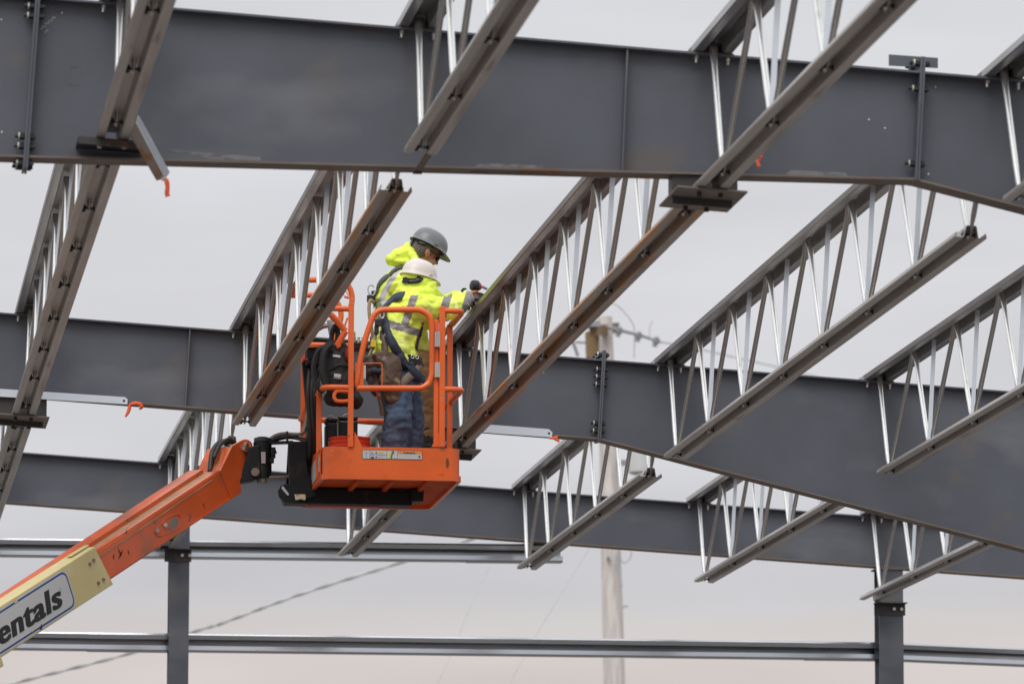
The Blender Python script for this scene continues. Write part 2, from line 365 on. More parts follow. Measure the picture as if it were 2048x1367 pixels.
# zinc specks added for sky seen through bolt holes in the webs
for x, y in ((3,40),(4,265),(124,26),(1770,257),(1871,174),(1857,349),(1738,240)):
    p = at(x, y, R1-.0045); part('sky_speck', MB().ball(p, (.005,.004,.007), n=8), M_nut, ra1)
for x, y in ((1087,745),):
    p = at(x, y, R2-.0045); part('sky_speck', MB().ball(p, (.006,.005,.008), n=8), M_nut, ra2)
# scuffed bands of bare primer low on the near web (flat, part of the paint)
M_scuff = mat('rubbed_primer', (.20, .195, .20), .6, 0, [((.125,.128,.145), 14, .50, .10, (1,1,3))], var=.15, var_scale=10)
for pts in (((958,326),(1085,331),(1092,347),(940,345)), ((1580,340),(1690,345),(1700,358),(1565,356)), ((330,298),(520,314),(522,321),(420,318))):
    part('scuff_mark', MB().prism([at(x, y, R1-.0052) for x, y in pts], (0, .0006, 0)), M_scuff, ra1)
m = MB()
wob = [(82,60),(86,52),(91,55),(90,46),(96,48),(99,40),(103,44),(106,34),(112,36)]
m.tube([at(x, y, R1-.005) for x, y in wob], .0022, 4); m.tube([at(x, y, R1-.005) for x, y in ((90,66),(94,60),(97,62))], .002, 4)
part('chalk_mark', m, M_white, ra1)
M_tapemark = mat('yellowed_tape_outline', (.16, .135, .09), .6, 0)
m = MB(); m.tube([at(x, y, R1-.005) for x, y in ((139,135),(158,135),(156,171),(138,171))], .0016, 4, closed=True); part('tape_mark', m, M_tapemark, ra1)

# brackets that carry the bottom chords of the braced joists
def jpos(k, u, n): return X0+(PITCH*k+u)*CS+n*SN, A-S*(X0+(PITCH*k+u)*CS)+n*CS
def under_bracket(ra, k, Y, drop):
    x, z = jpos(k, 0, -HJ-.006)
    part('bracket_plate', MB().box((x+.0, Y, z-.005), (.36, .62, .009), Matrix.Rotation(TH, 3, 'Y')), M_brown, ra)
    part('bracket_rib', MB().box((x-.01, Y-.03, z-.028), (.31, .012, .036), Matrix.Rotation(TH, 3, 'Y')), M_dark, ra)
    part('bracket_channel', MB().prism([(x-.17, Y-.06, z), (x+.17, Y-.06, z-.01), (x+.17, Y-.06, z+drop-.012), (x-.17, Y-.06, z+drop)], (0, .12, 0)), M_dark, ra)
    for dx in (-.055, .055):
        for dy in (-.22, .22):
            part('bolt', MB().cyl((x+dx, Y+dy, z-.034), (x+dx, Y+dy, z+.03), .013, 8), M_bolt, ra)
def web_bracket(ra, k, Y):
    x, z = jpos(k, 0, -HJ-.006)
    for s in (-1,):
        part('bracket_plate', MB().box((x-.0, Y+s*.16, z-.005), (.34, .30, .010), Matrix.Rotation(TH, 3, 'Y')), M_dark, ra)
        part('bracket_lip', MB().box((x-.0, Y+s*.308, z-.020), (.34, .008, .034), Matrix.Rotation(TH, 3, 'Y')), M_dark, ra)
        for dx in (-.062, .062):
            part('bolt', MB().cyl((x+dx, Y+s*.26, z-.04), (x+dx, Y+s*.26, z+.02), .012, 8), M_nut, ra)
web_bracket(ra1, 0, R1)
for ra, k, Y, bz in ((ra1, 2, R1, bz1), (ra2, 0, R2, bz2), (ra2, 2, R2, bz2)):
    x, z = jpos(k, 0, -HJ-.006); under_bracket(ra, k, Y, max(.02, bz(x)-z))

# ------------------------------------------------------------------ open web joists
HAT_B = [(-.077,.028),(-.083,.005),(-.079,0),(-.042,0),(-.038,.004),(-.026,.062),(-.021,.065),(.021,.065),(.026,.062),(.038,.004),(.042,0),(.079,0),(.083,.005),(.077,.028)]
HAT_T = [(-.102,.044),(-.098,.012),(-.092,.008),(-.054,.008),(-.050,.012),(-.036,.080),(-.030,.084),(.030,.084),(.036,.080),(.050,.012),(.054,.008),(.092,.008),(.098,.012),(.102,.044)]
mesh_cache = {}
def cached(key, fn):
    if key not in mesh_cache: mesh_cache[key] = fn()
    return mesh_cache[key]
def web_tube(p0, p1):                         # p0 top node, p1 bottom node: squashed wide at the top, thin at the bottom
    p0, p1 = V(p0), V(p1); d = (p1-p0); L = d.length; d.normalize(); ux = V((1,0,0)); uy = d.cross(ux).normalized()
    mb = MB(); n = 20; vs = []; fs = []
    prof = [(0, .026, .005), (.05, .024, .008), (.11, .0185, .0155), (.17, .0165, .0165), (L-.22, .0165, .0165), (L-.205, .0150, .0150), (L-.12, .0148, .0152), (L-.05, .0090, .019), (L, .007, .021)]
    for t, rx, ry in prof:
        for k in range(n):
            a = 2*math.pi*k/n; vs.append(p0+d*t+ux*(rx*math.cos(a))+uy*(ry*math.sin(a)))
    for i in range(len(prof)-1):
        for k in range(n): fs.append((i*n+k, i*n+(k+1) % n, (i+1)*n+(k+1) % n, (i+1)*n+k))
    fs += [tuple(range(n)), tuple(range(len(prof)*n-1, (len(prof)-1)*n-1, -1))]
    return mb.add(vs, fs)
def joist(k, Ynear, L, label, ext=(0, 0), posts=(1, 7), rusty=False):
    y0 = Ynear != B1                            # the middle bay's top chords have dull brown lips
    x, z = jpos(k, 0, 0)
    t = thing('open_web_joist', label, 'roof joist', (x, Ynear, z), 'open web roof joists', TH)
    def cp(name, key, fn, mt, parent=t, smooth=False):
        me = cached((key, mt.name), lambda: fn().mesh(name)); o = link_mesh(name, me, mt, parent, smooth); return o
    d0 = .62; npan = 7 if L > 10 else 5; p = (L-2*d0)/npan
    bot = [d0+i*p for i in range(npan+1)]; tops = [.03]+[d0+(i+.5)*p for i in range(npan)]+[L-.03]
    mc = M_chordr if rusty else M_chord
    tcm = cp('top_chord', ('tc', L, rusty, y0), lambda: MB().sheet(HAT_T, .004, .0, L).prism([(-.050,L-.004,.013),(.050,L-.004,.013),(.033,L-.004,.081),(-.033,L-.004,.081)], (0,.003,0)), M_topb if rusty == 2 else M_top)
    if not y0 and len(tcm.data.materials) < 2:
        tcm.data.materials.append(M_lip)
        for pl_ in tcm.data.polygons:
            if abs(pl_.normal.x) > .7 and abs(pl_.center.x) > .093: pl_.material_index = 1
    e0, e1 = (.10 if ext[0] else d0-.05), (L-.10 if ext[1] else L-d0+.05)
    bc = cp('bottom_chord', ('bc', L, e0, e1), lambda: MB().sheet([(a, b-HJ) for a, b in HAT_B], .004, e0, e1), mc)
    for i, y in enumerate(bot):
        def fb(y=y):
            b = MB().cyl((-.044, y, -HJ+.024), (.044, y, -HJ+.024), .006, 8)
            b.lathe([(.014,-.004),(.023,-.003),(.022,.012),(.012,.019)], (-.033, y, -HJ+.024), (1,0,0), 6); b.lathe([(.014,-.003),(.015,.006),(.008,.012)], (.034, y, -HJ+.024), (-1,0,0), 8); return b
        cp('chord_bolt', ('b', L, i), fb, M_bolt, bc)
    for i, y in enumerate(bot):
        for s, ty in ((0, tops[i]), (1, tops[i+1])):
            o = .018 if s == 0 else -.018
            p0 = (0, ty+(.012 if s == 0 else -.012), .058 if 0 < i+s < len(tops)-1 else .066); p1 = (0, y-o, -HJ+.018)
            cp('web_tube', ('w', L, i, s), lambda p0=p0, p1=p1: web_tube(p0, p1), M_tube if s == 1 else M_tubeshade, smooth='all')  # up-facing tubes take the lit copy, down-facing ones the shaded copy
    for i in range(posts[0], min(posts[1], npan)):
        y = bot[i]
        cp('web_post', ('p', L, i), lambda y=y: MB().sheet([(-.016, 0), (.014, 0), (.0145, .001), (.0145, .02)], .002, -HJ+.03, .03) if False else
           MB().box((0, y+.02, (-HJ+.05+.035)/2), (.029, .003, HJ-.02)).box((.0135, y+.0325, (-HJ+.05+.035)/2), (.0025, .022, HJ-.02)), M_post)
    for e, ye in ((0, .0), (1, L)):
        s = 1 if e == 0 else -1
        sp = cp('seat_plate', ('s', L, e), lambda ye=ye, s=s: MB().box((0, ye+s*.045, .004), (.215, .072, .0075)).box((-.040, ye+s*.045, .034), (.005, .07, .052)).box((.040, ye+s*.045, .034), (.005, .07, .052)), M_dark)
        cp('seat_bolt', ('sb', L, e), lambda ye=ye, s=s: MB().cyl((-.082, ye+s*.05, -.048), (-.082, ye+s*.05, .018), .008, 8).cyl((-.082, ye+s*.05, -.027), (-.082, ye+s*.05, -.0125), .014, 6), M_nut, sp)
        cp('seat_bolt', ('sc', L, e), lambda ye=ye, s=s: MB().cyl((.082, ye+s*.05, -.048), (.082, ye+s*.05, .018), .008, 8).cyl((.082, ye+s*.05, -.027), (.082, ye+s*.05, -.0125), .014, 6), M_nut, sp)
    return t
B0, B1, B2 = R1-BAY, R1, R2
L2 = R3-R2
joist(0, B0, BAY, 'near joist whose brown chord ends on the black bracket at the top left', (1, 1), (3, 7))
joist(1, B0, BAY, 'near joist crossing the nearest rafter above the workers, its chord ending short of the web', (1, 0), (9, 9))
joist(2, B0, BAY, 'near joist whose chord lands on the brown plate under the nearest rafter', (1, 1), (2, 7))
joist(3, B0, BAY, 'near joist at the top right corner with one silver web tube in the photo', (1, 0))
joist(0, B1, BAY, 'steep joist at the far left with a wide brown chord dotted with bolts', (1, 1))
jr1 = joist(1, B1, BAY, 'rust streaked joist crossing in front of the left end of the orange basket', (0, 0), (1, 7), True)
jr2 = joist(2, B1, BAY, 'brown stained joist the two workers are fastening, just right of the orange basket', (1, 1), (1, 7), 2)
joist(3, B1, BAY, 'steel joist ending in front of the middle rafter, right of its bolted splice', (0, 0))
joist(4, B1, BAY, 'steel joist at the right edge standing before the deep end of the middle rafter', (0, 0), (2, 7))
joist(0, B2, L2, 'far joist whose bolted chord leaves the photo at the left edge below the middle rafter', (1, 1))
joist(1, B2, L2, 'far joist behind the tip of the orange boom above the left wall column', (0, 1))
joist(2, B2, L2, 'far joist showing below the orange basket, its end above the upper wall rail', (1, 0))
joist(3, B2, L2, 'far joist with web tubes only and no flat strips, in front of the utility pole', (0, 0), (9, 9))
joist(4, B2, L2, 'far joist ending below the farthest rafter between the pole and the right column', (0, 0))
joist(5, B2, L2, 'far joist whose chord rests on the bracket of the right wall column', (0, 1))
# pale splice plate on the joist being fastened
sp = MB().prism([at(934,611,R2-.62), at(951,596,R2-.62), at(950,634,R2-.62), at(934,632,R2-.62)], (.0, .006, 0))
part('splice_plate', sp, mat('pale_green_plate', (.42, .45, .36), .5, .3), jr2)

# loose braces and ribbons
def brace(name, pts, mt, label, th=(0,.004,0), hole=None, flange=None):
    c = sum((V(p) for p in pts), V())/len(pts); t = thing(name, label, 'brace', c, 'loose brace bars')
    part('plate', MB().prism(pts, th), mt, t)
    if flange: part('flange', flange, mt, t)
    if hole is not None: part('bolt_hole', MB().cyl(V(hole)-V((0,.001,0)), V(hole)+V((0,.0005,0)), .009, 10), M_bolt, t)
    return t
Yb = R2-.1
def zbar(pts, hole, label):
    P = [at(x, y, Yb) for x, y in pts]
    fl = MB().prism([P[-1]+V((0,.004,.0)), P[2]+V((0,.004,0)), P[2]+V((0,.05,0)), P[-1]+V((0,.05,0))], (0, 0, .004))
    brace('brace_bar', P, M_zbar, label, (0, .004, 0), at(*hole, Yb), fl)
zbar([(-60,773),(250,793.5),(255,798),(255,808),(-60,789)], (248,801), 'bright zinc brace bar along the middle rafter at the far left')
zbar([(920,844),(1098,857.5),(1105,864),(1104,874),(920,861)], (1098,866), 'bright zinc brace bar along the middle rafter right of the basket')
zbar2 = [at(x, y, R1-.1) for x, y in ((1462,303),(1508,308),(1514,313),(1513,323),(1462,320))]
brace('brace_bar', zbar2, M_zbar, 'zinc brace bar mostly hidden behind a chord on the nearest rafter')
# hanging brace below the black bracket at top left
p = [at(249,250,R1-.42), at(281,246,R1-.42), at(336,352,R1-.34), at(314,362,R1-.34)]
t = thing('brace_bar', 'short brown angle brace hanging below the black bracket at the top left', 'brace', p[0], 'loose brace bars')
part('plate', MB().prism([at(249,251,R1-.42), at(272,246,R1-.42), at(330,357,R1-.34), at(313,361,R1-.34)], (0,.004,0)), M_brown, t)
part('flange', MB().prism([at(272,246,R1-.42), at(276,231,R1-.36), at(338,345,R1-.28), at(330,357,R1-.34)], (.004,0,.002)), M_zbar, t)
part('bolt', MB().cyl(at(326,358,R1-.37), at(326,358,R1-.30), .011, 8), M_nut, t)
b = [at(856,300,R1-.42), at(872,298,R1-.42), at(843,343,R1-.10), at(827,343,R1-.10)]
t = thing('brace_bar', 'flat brown brace strap between a cut chord end and the nearest rafter', 'brace', b[0], 'loose brace bars')
part('plate', MB().prism(b, (0,.0,.005)), M_brown, t)
part('bolt', MB().box(at(835,344,R1-.09), (.045,.03,.018)), M_bolt, t)
def ribbon(paths, label, wd=.016):
    c = paths[0][0]; m = MB()
    for path in paths:
        pts = spline(path, 5); vs = []; fs = []
        for i, p in enumerate(pts):
            a = .9*math.sin(i*.45); d = (pts[min(i+1, len(pts)-1)]-pts[max(i-1, 0)]).normalized()
            sd_ = d.cross(V((math.sin(a)*.6, 1, 0))).normalized()*wd*(.55+.45*min(1, i/4))
            n_ = V((0, .0012, 0)); vs += [p-sd_-n_, p+sd_-n_, p+sd_+n_, p-sd_+n_]
        for i in range(len(pts)-1):
            for k in range(4): fs.append((i*4+k, i*4+(k+1) % 4, i*4+4+(k+1) % 4, i*4+4+k))
        fs += [(3,2,1,0), tuple(range(len(pts)*4-4, len(pts)*4))]
        m.add(vs, fs)
    solo('flagging_ribbon', m, M_ribbon, c, label, 'ribbon', 'orange flagging ribbons', smooth='all')
def pp(Y, *xy): return [at(x, y, Y) for x, y in xy]
ribbon([pp(R1-.38, (330,357),(333,362),(335,374),(334,386),(336,393))], 'orange ribbon hanging from the brown angle brace at top left', .012)
ribbon([pp(Yb-.01, (251,833),(257,822),(260,810)), pp(Yb-.01, (258,809),(270,806),(281,808),(283,814),(278,815))], 'orange ribbon curled at the end of the left zinc brace bar', .013)
ribbon([pp(Yb-.01, (1098,876),(1108,875),(1116,873)), pp(Yb-.01, (1106,875),(1112,878),(1119,882))], 'orange ribbon tied at the end of the zinc bar right of the basket', .010)
ribbon([pp(R1-.45, (1516,305),(1518,314),(1516,324),(1518,334)), pp(R1-.45, (1509,314),(1517,314),(1525,313))], 'orange ribbon on the web of the nearest rafter beside a chord', .010)

# ------------------------------------------------------------------ end wall: columns and girts
def column(x0, x1, label, brk):
    xc = (x0+x1)/2; wd = x1-x0; zt = topz(xc)-.437
    t = thing('end_wall_column', label, 'column', (xc, R3, 0), 'end wall columns')
    m = MB().box((xc, R3-.10, zt/2), (wd, .012, zt)); part('front_flange', m, M_raft, t)
    part('rear_flange', MB().box((xc, R3+.10, zt/2), (wd, .012, zt)), M_raft, t)
    part('web', MB().box((xc, R3, zt/2), (.010, .188, zt)), M_raft, t)
    part('cap_plate', MB().box((xc, R3, zt-.012), (wd+.05, .25, .012)), M_edge, t)
    z = brk
    part('clip_plate', MB().box((xc-.015, R3-.115, z), (wd+.06, .008, .098)), M_dark, t)
    part('clip_shelf', MB().box((xc-.015, R3-.15, z+.052), (wd+.06, .14, .008)), M_dark, t)
    for dx in (.02, .085):
        part('bolt', MB().cyl((xc+dx, R3-.145, z+.005), (xc+dx, R3-.119, z+.005), .014, 8), M_nut, t)
    return t
column(3.024, 3.192, 'left grey end wall column below the orange boom', at(355,1111,R3-.12).z)
column(9.150, 9.362, 'right grey end wall column with a bolted bracket near the lower right', at(1768,1218,R3-.12).z)
def eave(Y, zb, label):
    t = thing('eave_column', label, 'column', (XR, Y, 0), 'eave columns')
    part('web', MB().prism([(XR+.02, Y-.005, 0), (XR+.35, Y-.005, 0), (XR+.75, Y-.005, topz(XR)), (XR+.02, Y-.005, topz(XR))], (0,.01,0)), M_raft, t)
    part('inner_flange', MB().box((XR+.01, Y, topz(XR)/2), (.012, .18, topz(XR))), M_raft, t)
    part('outer_flange', MB().prism([(XR+.35, Y-.09, 0), (XR+.362, Y-.09, 0), (XR+.762, Y-.09, topz(XR)), (XR+.75, Y-.09, topz(XR))], (0,.18,0)), M_raft, t)
eave(R1, 0, 'grey eave column under the right end of the nearest rafter'); eave(R2, 0, 'grey eave column under the right end of the middle rafter')

GIRT = [(-.094,.102),(-.100,.138),(-.096,.149),(-.086,.155),(.05,.152),(.05,.002),(-.090,.0),(-.097,.004),(-.099,.012),(-.094,.048)]   # (y, z): lipped channel, open side to the camera
def girt(x0, z0, x1, z1, label, lap=None):
    loc = V((x0, R3+.17, z0)); t = thing('wall_girt', label, 'wall rail', loc, 'galvanised wall girts')
    def piece(xa, za, xb, zb, gr=0):
        n = len(GIRT); P = [V((a-.0, b)) for a, b in GIRT]; N = []
        for i in range(n):
            tg = (P[min(i+1, n-1)]-P[max(i-1, 0)]).normalized(); N.append(V((-tg.y, tg.x)))
        ring = [P[i]+N[i]*(.0015+gr) for i in range(n)]+[P[i]+N[i]*(-.0015+(gr*1.25 if gr else 0)) for i in range(n-1, -1, -1)]
        m = len(ring); vs = [V((xa, loc.y+p.x, za+p.y)) for p in ring]+[V((xb, loc.y+p.x, zb+p.y)) for p in ring]
        fs = [(i, (i+1) % m, m+(i+1) % m, m+i) for i in range(m)]
        for i in range(n-1): fs += [(m-1-i, m-2-i, i+1, i), (m+i, m+i+1, m+m-2-i, m+m-1-i)]
        return MB().add(vs, fs)
    part('channel', piece(x0, z0, x1, z1), M_girt, t)
    if lap:
        for a, b in lap: part('lap_joint', piece(a, z0+(z1-z0)*(a-x0)/(x1-x0)-.002, b, z0+(z1-z0)*(b-x0)/(x1-x0)-.002, .004), M_girt, t)
    return t
gy = R3+.11
zu = at(400,1122,gy).z; zl = at(355,1302,gy).z
girt(-4, zu, 6.42, at(1118,1124,gy).z, 'upper galvanised wall girt stopping in the middle of the end wall', [(5.6, 6.2)])
girt(-4, zl, 3.11, zl, 'lower galvanised wall girt left of the left column, below the cream boom', [(2.35, 3.09)])
girt(3.115, zl, 9.25, at(1760,1319,gy).z, 'long lower galvanised wall girt between the two wall columns', [(8.55, 9.22)])
girt(9.255, at(1800,1320,gy).z, 12.2, at(1800,1320,gy).z-.085, 'short lower wall girt running off the right edge past the right column')

# ------------------------------------------------------------------ utility pole and lines far behind
YP = 84
pt = at(1209.5, 634, YP); pb = at(1229, 1367, YP); dirp = (pb-pt); pbase = pt+dirp*(pt.z/(pt.z-pb.z))
t = thing('utility_pole', 'weathered wooden utility pole with a cross arm, blurred beyond the steel frame', 'utility pole', pbase)
part('shaft', MB().tube([pbase, pb, (pt+pb)/2, pt], [.19, .167, .15, .116], 16), M_wood, t, smooth=True)
arm_n, arm_f = at(1186, 662, YP-1.3), at(1232, 655, YP+1.1)
xa = part('crossarm', MB().bar(arm_n, arm_f, .11, .16), M_arm, t)
part('arm_cap', MB().box(arm_n+V((0,-.02,.10)), (.19,.24,.09)), M_insul, t)
part('arm_block', MB().prism([at(1174,662,YP-.7), at(1199,662,YP-.7), at(1197,725,YP-.7), at(1176,715,YP-.7)], (0,.22,0)), M_arm, t)
part('upper_bracket', MB().tube(pp(YP-.3, (1165,655),(1200,650),(1240,660),(1280,670),(1322,684)), [.022,.03,.028,.024,.02], 8), M_insul, t, smooth=True)
for x, y in ((1238,662),(1277,672),(1312,682),(1160,656)):
    c = at(x, y, YP-.3)
    part('insulator', MB().lathe([(.012,-.09),(.05,-.08),(.028,-.05),(.06,-.02),(.03,.01),(.05,.04),(.02,.08)], c, (.3,0,1), 12), M_insul, t, smooth=True)
part('jumper_wire', MB().tube(spline(pp(YP-.3, (1208,603),(1232,609),(1252,628),(1266,648),(1269,668),(1268,715)), 5), .010, 6), M_wire, t)
part('side_arm', MB().tube(spline(pp(YP-.2, (1137,668),(1148,690),(1156,712)), 4), .026, 6), M_insul, t)
part('side_arm', MB().tube(pp(YP-.2, (1150,684),(1172,685)), .016, 6), M_insul, t)
part('spur_wire', MB().tube(spline(pp(YP-.3, (1306,642),(1300,652),(1298,676)), 4), .008, 6), M_wire, t)
tc_ = at(1281, 948, YP-.35)
tr = part('transformer', MB().lathe([(.14,0),(.19,.03),(.19,.50),(.165,.56),(.05,.58)], tc_, (0,0,1), 20), M_trans, t, smooth=True)
part('bushing', MB().lathe([(.03,0),(.05,.04),(.025,.08),(.045,.12),(.02,.17)], tc_+V((.06,0,.56)), (.15,0,1), 10), M_insul, tr)
part('mounting_bracket', MB().bar(at(1236,925,YP-.05), at(1268,925,YP-.3), .05, .09), M_insul, tr)
part('drop_cable', MB().tube(spline(pp(YP-.22, (1236,1092),(1234,1120),(1238,1145),(1243,1172)), 4), .026, 6), M_wire, t)
part('ground_cable', MB().tube(spline(pp(YP-.22, (1262,1093),(1262,1112),(1250,1125),(1241,1118)), 4), .010, 6), M_wire, t)
part('steel_step', MB().cyl(at(1216,1115,YP-.25), at(1216,1115,YP-.05), .028, 8), M_insul, t)
part('steel_step', MB().bar(at(1240,1214,YP), at(1256,1211,YP), .02, .02), M_insul, t)
def line(Y0, Y1, pts, r, mt, label, name='power_line', cat='cable'):
    n = len(pts); path = spline([at(x, y, Y0+(Y1-Y0)*i/(n-1)) for i, (x, y) in enumerate(pts)], 8)
    mb = MB(); mb.tube(path, r, 6)
    if r > .02:                                # two insulated strands wrapped round the bearer
        fine = spline(path[::4], 24)
        for ph in (0, math.pi):
            mb.tube([p+V((0, math.sin(i*.13+ph), math.cos(i*.13+ph)))*r*.7 for i, p in enumerate(fine)], r*.7, 5)
    solo(name, mb, mt, path[0], label, cat, 'overhead lines', smooth='all')
line(80, 84, [(-40,1385),(60,1356),(160,1331),(265,1303),(395,1259),(440,1246),(520,1216),(600,1187),(700,1155),(800,1124),(945,1076),(1060,1030)], .0225, M_wire, 'thick grey overhead cable rising from the lower left to the pole')
line(70, 84, [(850,1420),(905,1300),(950,1190),(985,1120),(1030,1010)], .006, M_thin, 'thin pale guy wire left of the other one, below the upper girt', 'guy_wire')
line(70, 84, [(990,1420),(1060,1290),(1120,1190),(1190,1075),(1222,1010)], .007, M_thin, 'thin pale guy wire leading straight to the utility pole', 'guy_wire')
line(84, 120, [(1318,683),(1380,694),(1460,712),(1560,735),(1680,765)], .012, M_thin, 'faint overhead wire going right from the pole cross arm')

# ------------------------------------------------------------------ boom lift
YN, YF = 35.60, 37.35                         # near and far side of the basket
lift = thing('boom_lift', 'orange boom lift with a cream boom end and an orange basket holding two workers', 'boom lift', (at(-1700, 2700, 31).x, 32.2, 0))
def zf(y, Y=YN): return at(780, y, Y).z
XA, XB = at(646, 920, YN).x, at(921, 920, YN).x
Zt, Zb = zf(894), zf(950); Zr, Zm = zf(619), zf(776)
Zfl = Zb+.02
TR = .019
# toe board: a rounded ring
def rrect(x0, x1, y0, y1, r, z, n=6):
    res = []
    for cx, cy, a in ((x0+r,y0+r,math.pi), (x1-r,y0+r,1.5*math.pi), (x1-r,y1-r,0), (x0+r,y1-r,.5*math.pi)):
        for i in range(n+1):
            b = a+math.pi/2*i/n; res.append(V((cx+r*math.cos(b), cy+r*math.sin(b), z)))
    return res
o_ = rrect(XA, XB, YN, YF, .07, Zb); i_ = rrect(XA+.005, XB-.005, YN+.005, YF-.005, .066, Zb); n = len(o_)
m = MB(); zz = V((0,0,Zt-Zb))
m.add(o_+[p+zz for p in o_]+i_+[p+zz for p in i_], [q for k in range(n) for q in ((k,(k+1)%n,n+(k+1)%n,n+k), (2*n+k,3*n+k,3*n+(k+1)%n,2*n+(k+1)%n), (n+k,n+(k+1)%n,3*n+(k+1)%n,3*n+k), (k,2*n+k,2*n+(k+1)%n,(k+1)%n))])
part('toe_board', m, M_or, lift, smooth=True)
o_ = rrect(XA-.011, XB+.011, YN-.011, YF+.011, .08, Zb-.030); i_ = rrect(XA+.012, XB-.012, YN+.012, YF-.012, .06, Zb-.030); zz = V((0,0,.036)); m = MB()
m.add(o_+[p+zz for p in o_]+i_+[p+zz for p in i_], [q for k in range(n) for q in ((k,(k+1)%n,n+(k+1)%n,n+k), (2*n+k,3*n+k,3*n+(k+1)%n,2*n+(k+1)%n), (n+k,n+(k+1)%n,3*n+(k+1)%n,3*n+k), (k,2*n+k,2*n+(k+1)%n,(k+1)%n))])
part('floor_rim', m, M_or, lift, smooth=True)
M_oru = mat('dull_orange_underside', (.62, .085, .015), .7, 0, [((.40,.06,.015), 3, .52, .2, (1,1,1)), ((.16,.07,.04), 10, .66, .06, (1,1,1))], var=.12, spec=.15)
m = MB(); o3 = rrect(XA+.009, XB-.009, YN+.009, YF-.009, .06, Zb-.006); m.prism(o3, (0,0,.018)); part('floor_plate', m, M_oru, lift)
m = MB()
for f in (.27, .52, .78): m.box((XA+(XB-XA)*f, (YN+YF)/2, Zb-.020), (.030, YF-YN-.08, .026))
part('floor_ribs', m, M_oru, lift)
def post(x, Y, y0, y1, w_=.036, name='rail_post'):
    p = at(x, y1, Y); z0 = at(x, y0, Y).z
    return part(name, MB().box((p.x, Y, (z0+p.z)/2), (w_, w_, abs(p.z-z0))), M_or, lift, bevel=.004)
post(702.5, YN, 894, 606); post(872.5, YN+.02, 894, 640, .032, 'gate_post'); post(884.5, YN, 894, 613, .038)
def pY(X, Y, z0, z1): part('rail_post', MB().box((X, Y, (z0+z1)/2), (.036, .036, z1-z0)), M_or, lift, bevel=.004)
pY(XA, YN+.30, Zb+.01, Zm+.02); pY(XB-.0, YN+.63, Zt-.01, Zr); pY(XA+.02, YF-.04, Zt, Zr); pY(XB-.02, YF-.04, Zt, Zr)
for xs_, sgn in ((709, 1), (879, -1)):
    p0, p1, p2 = at(xs_, 893, YN), at(xs_, 862, YN), at(xs_+sgn*16, 893, YN)
    part('gusset', MB().prism([p0, p1, p2], (0, .008, 0)), M_or, lift)
# rails
def rail(path, name='guard_rail', r=TR, closed=False): return part(name, MB().tube(path, r, 10, closed), M_or, lift, smooth=True)
def ring(z, xl0):
    xa, xb = XA, XB+.012
    c = .06
    right = [V((at(884,0+600,YN).x, YN, z))]+arc((xb-c, YN+c, z), c, -math.pi/2, 0, (1,0,0), (0,1,0))+arc((xb-c, YF-c, z), c, 0, math.pi/2, (1,0,0), (0,1,0))
    left = arc((xa+c, YF-c, z), c, math.pi/2, math.pi, (1,0,0), (0,1,0))
    near = arc((xa+c, YN+c, z), c, math.pi, 1.5*math.pi, (1,0,0), (0,1,0))+[V((xl0, YN, z))]
    return right+left+near
rail(ring(Zr, at(702,600,YN).x), 'top_rail'); rail(ring(Zm, at(702,600,YN).x), 'mid_rail')
# control guard: two tall hoops joined by a low ring on the left of the basket
n1 = spline(pp(YN, (703,610),(704,592),(698,573),(684,562),(660,559)), 5)+pp(YN, (640,559),(604,560))
n2 = spline(pp(YN+.05, (604,560),(594,563))[:1]+[at(592,567,YN+.12), at(584,589,YN+.70), at(590,590,YN+.75)], 5)+pp(YN+.75, (620,590),(650,590))+spline(pp(YN+.75, (660,592),(673,602),(681,620),(681,640),(672,662),(664,690)), 5)
rail(n1, 'control_guard'); rail([n1[-1]]+n2[1:], 'control_guard')
rail(pp(YN+.1, (661,628),(676,644),(691,662)), 'control_guard', .022); rail(pp(YN+.1, (691,662),(683,675),(675,690),(679,694)), 'control_guard', .022)
part('guard_brace', MB().bar(at(695,636,YN+.5), at(672,700,YN+.5), .012, .05, V((0,1,0))), M_or, lift)
part('tie_off_ring', MB().tube([at(x, y, YN) for x, y in ((686,585),(693,583),(697,590),(690,596))], .0045, 4, True), M_or, lift)
part('guard_link', MB().tube(pp(YN, (690,593),(698,596)), .008, 6), M_or, lift)
# tie-off hook under the mid rail
m = MB().tube(spline(pp(YN, (698,782),(680,781),(672,783),(668,792),(672,800),(682,802),(698,801)), 4), .013, 8); part('tie_off_hook', m, M_or, lift, smooth=True)
# gate
gp = spline(pp(YN, (714,765),(720,722),(730,680),(738,655),(747,632),(757,622),(770,619)), 4)+pp(YN, (800,619),(830,619))+spline(pp(YN, (840,620),(852,626),(861,638),(864,655)), 4)+pp(YN, (864,700),(864,745))+spline(pp(YN, (863,752),(858,765),(846,774),(836,776)), 4)+pp(YN, (780,776),(714,776))
part('gate', MB().tube(gp, .020, 10, True), M_or, lift, smooth=True)
part('latch_plate', MB().prism(pp(YN-.006, (711,725),(727,725),(727,771),(709,771)), (0,.012,0)), M_or, lift)
part('latch_guard', MB().tube(pp(YN, (727,726),(762,726),(764,729),(764,770)), .004, 6), M_or, lift)
part('latch', MB().box(at(729,744,YN), (.014,.03,.09)), M_nut, lift)
for y in (678, 739):
    part('hinge', MB().prism(pp(YN-.022, (869.5,y-15),(880,y-15),(880,y+15),(869.5,y+15)), (0,.008,0)).cyl(at(874.6,y+15,YN-.026), at(874.6,y-15,YN-.026), .008, 8), M_nut, lift)
# yellow tape on the right rail
part('rail_pad', MB().tube([V((XB+.012, YN+.12, Zr)), V((XB+.012, YN+.60, Zr))], .0225, 10), mat('yellow_rail_tape', (.78, .34, .05), .5), lift, smooth=True)
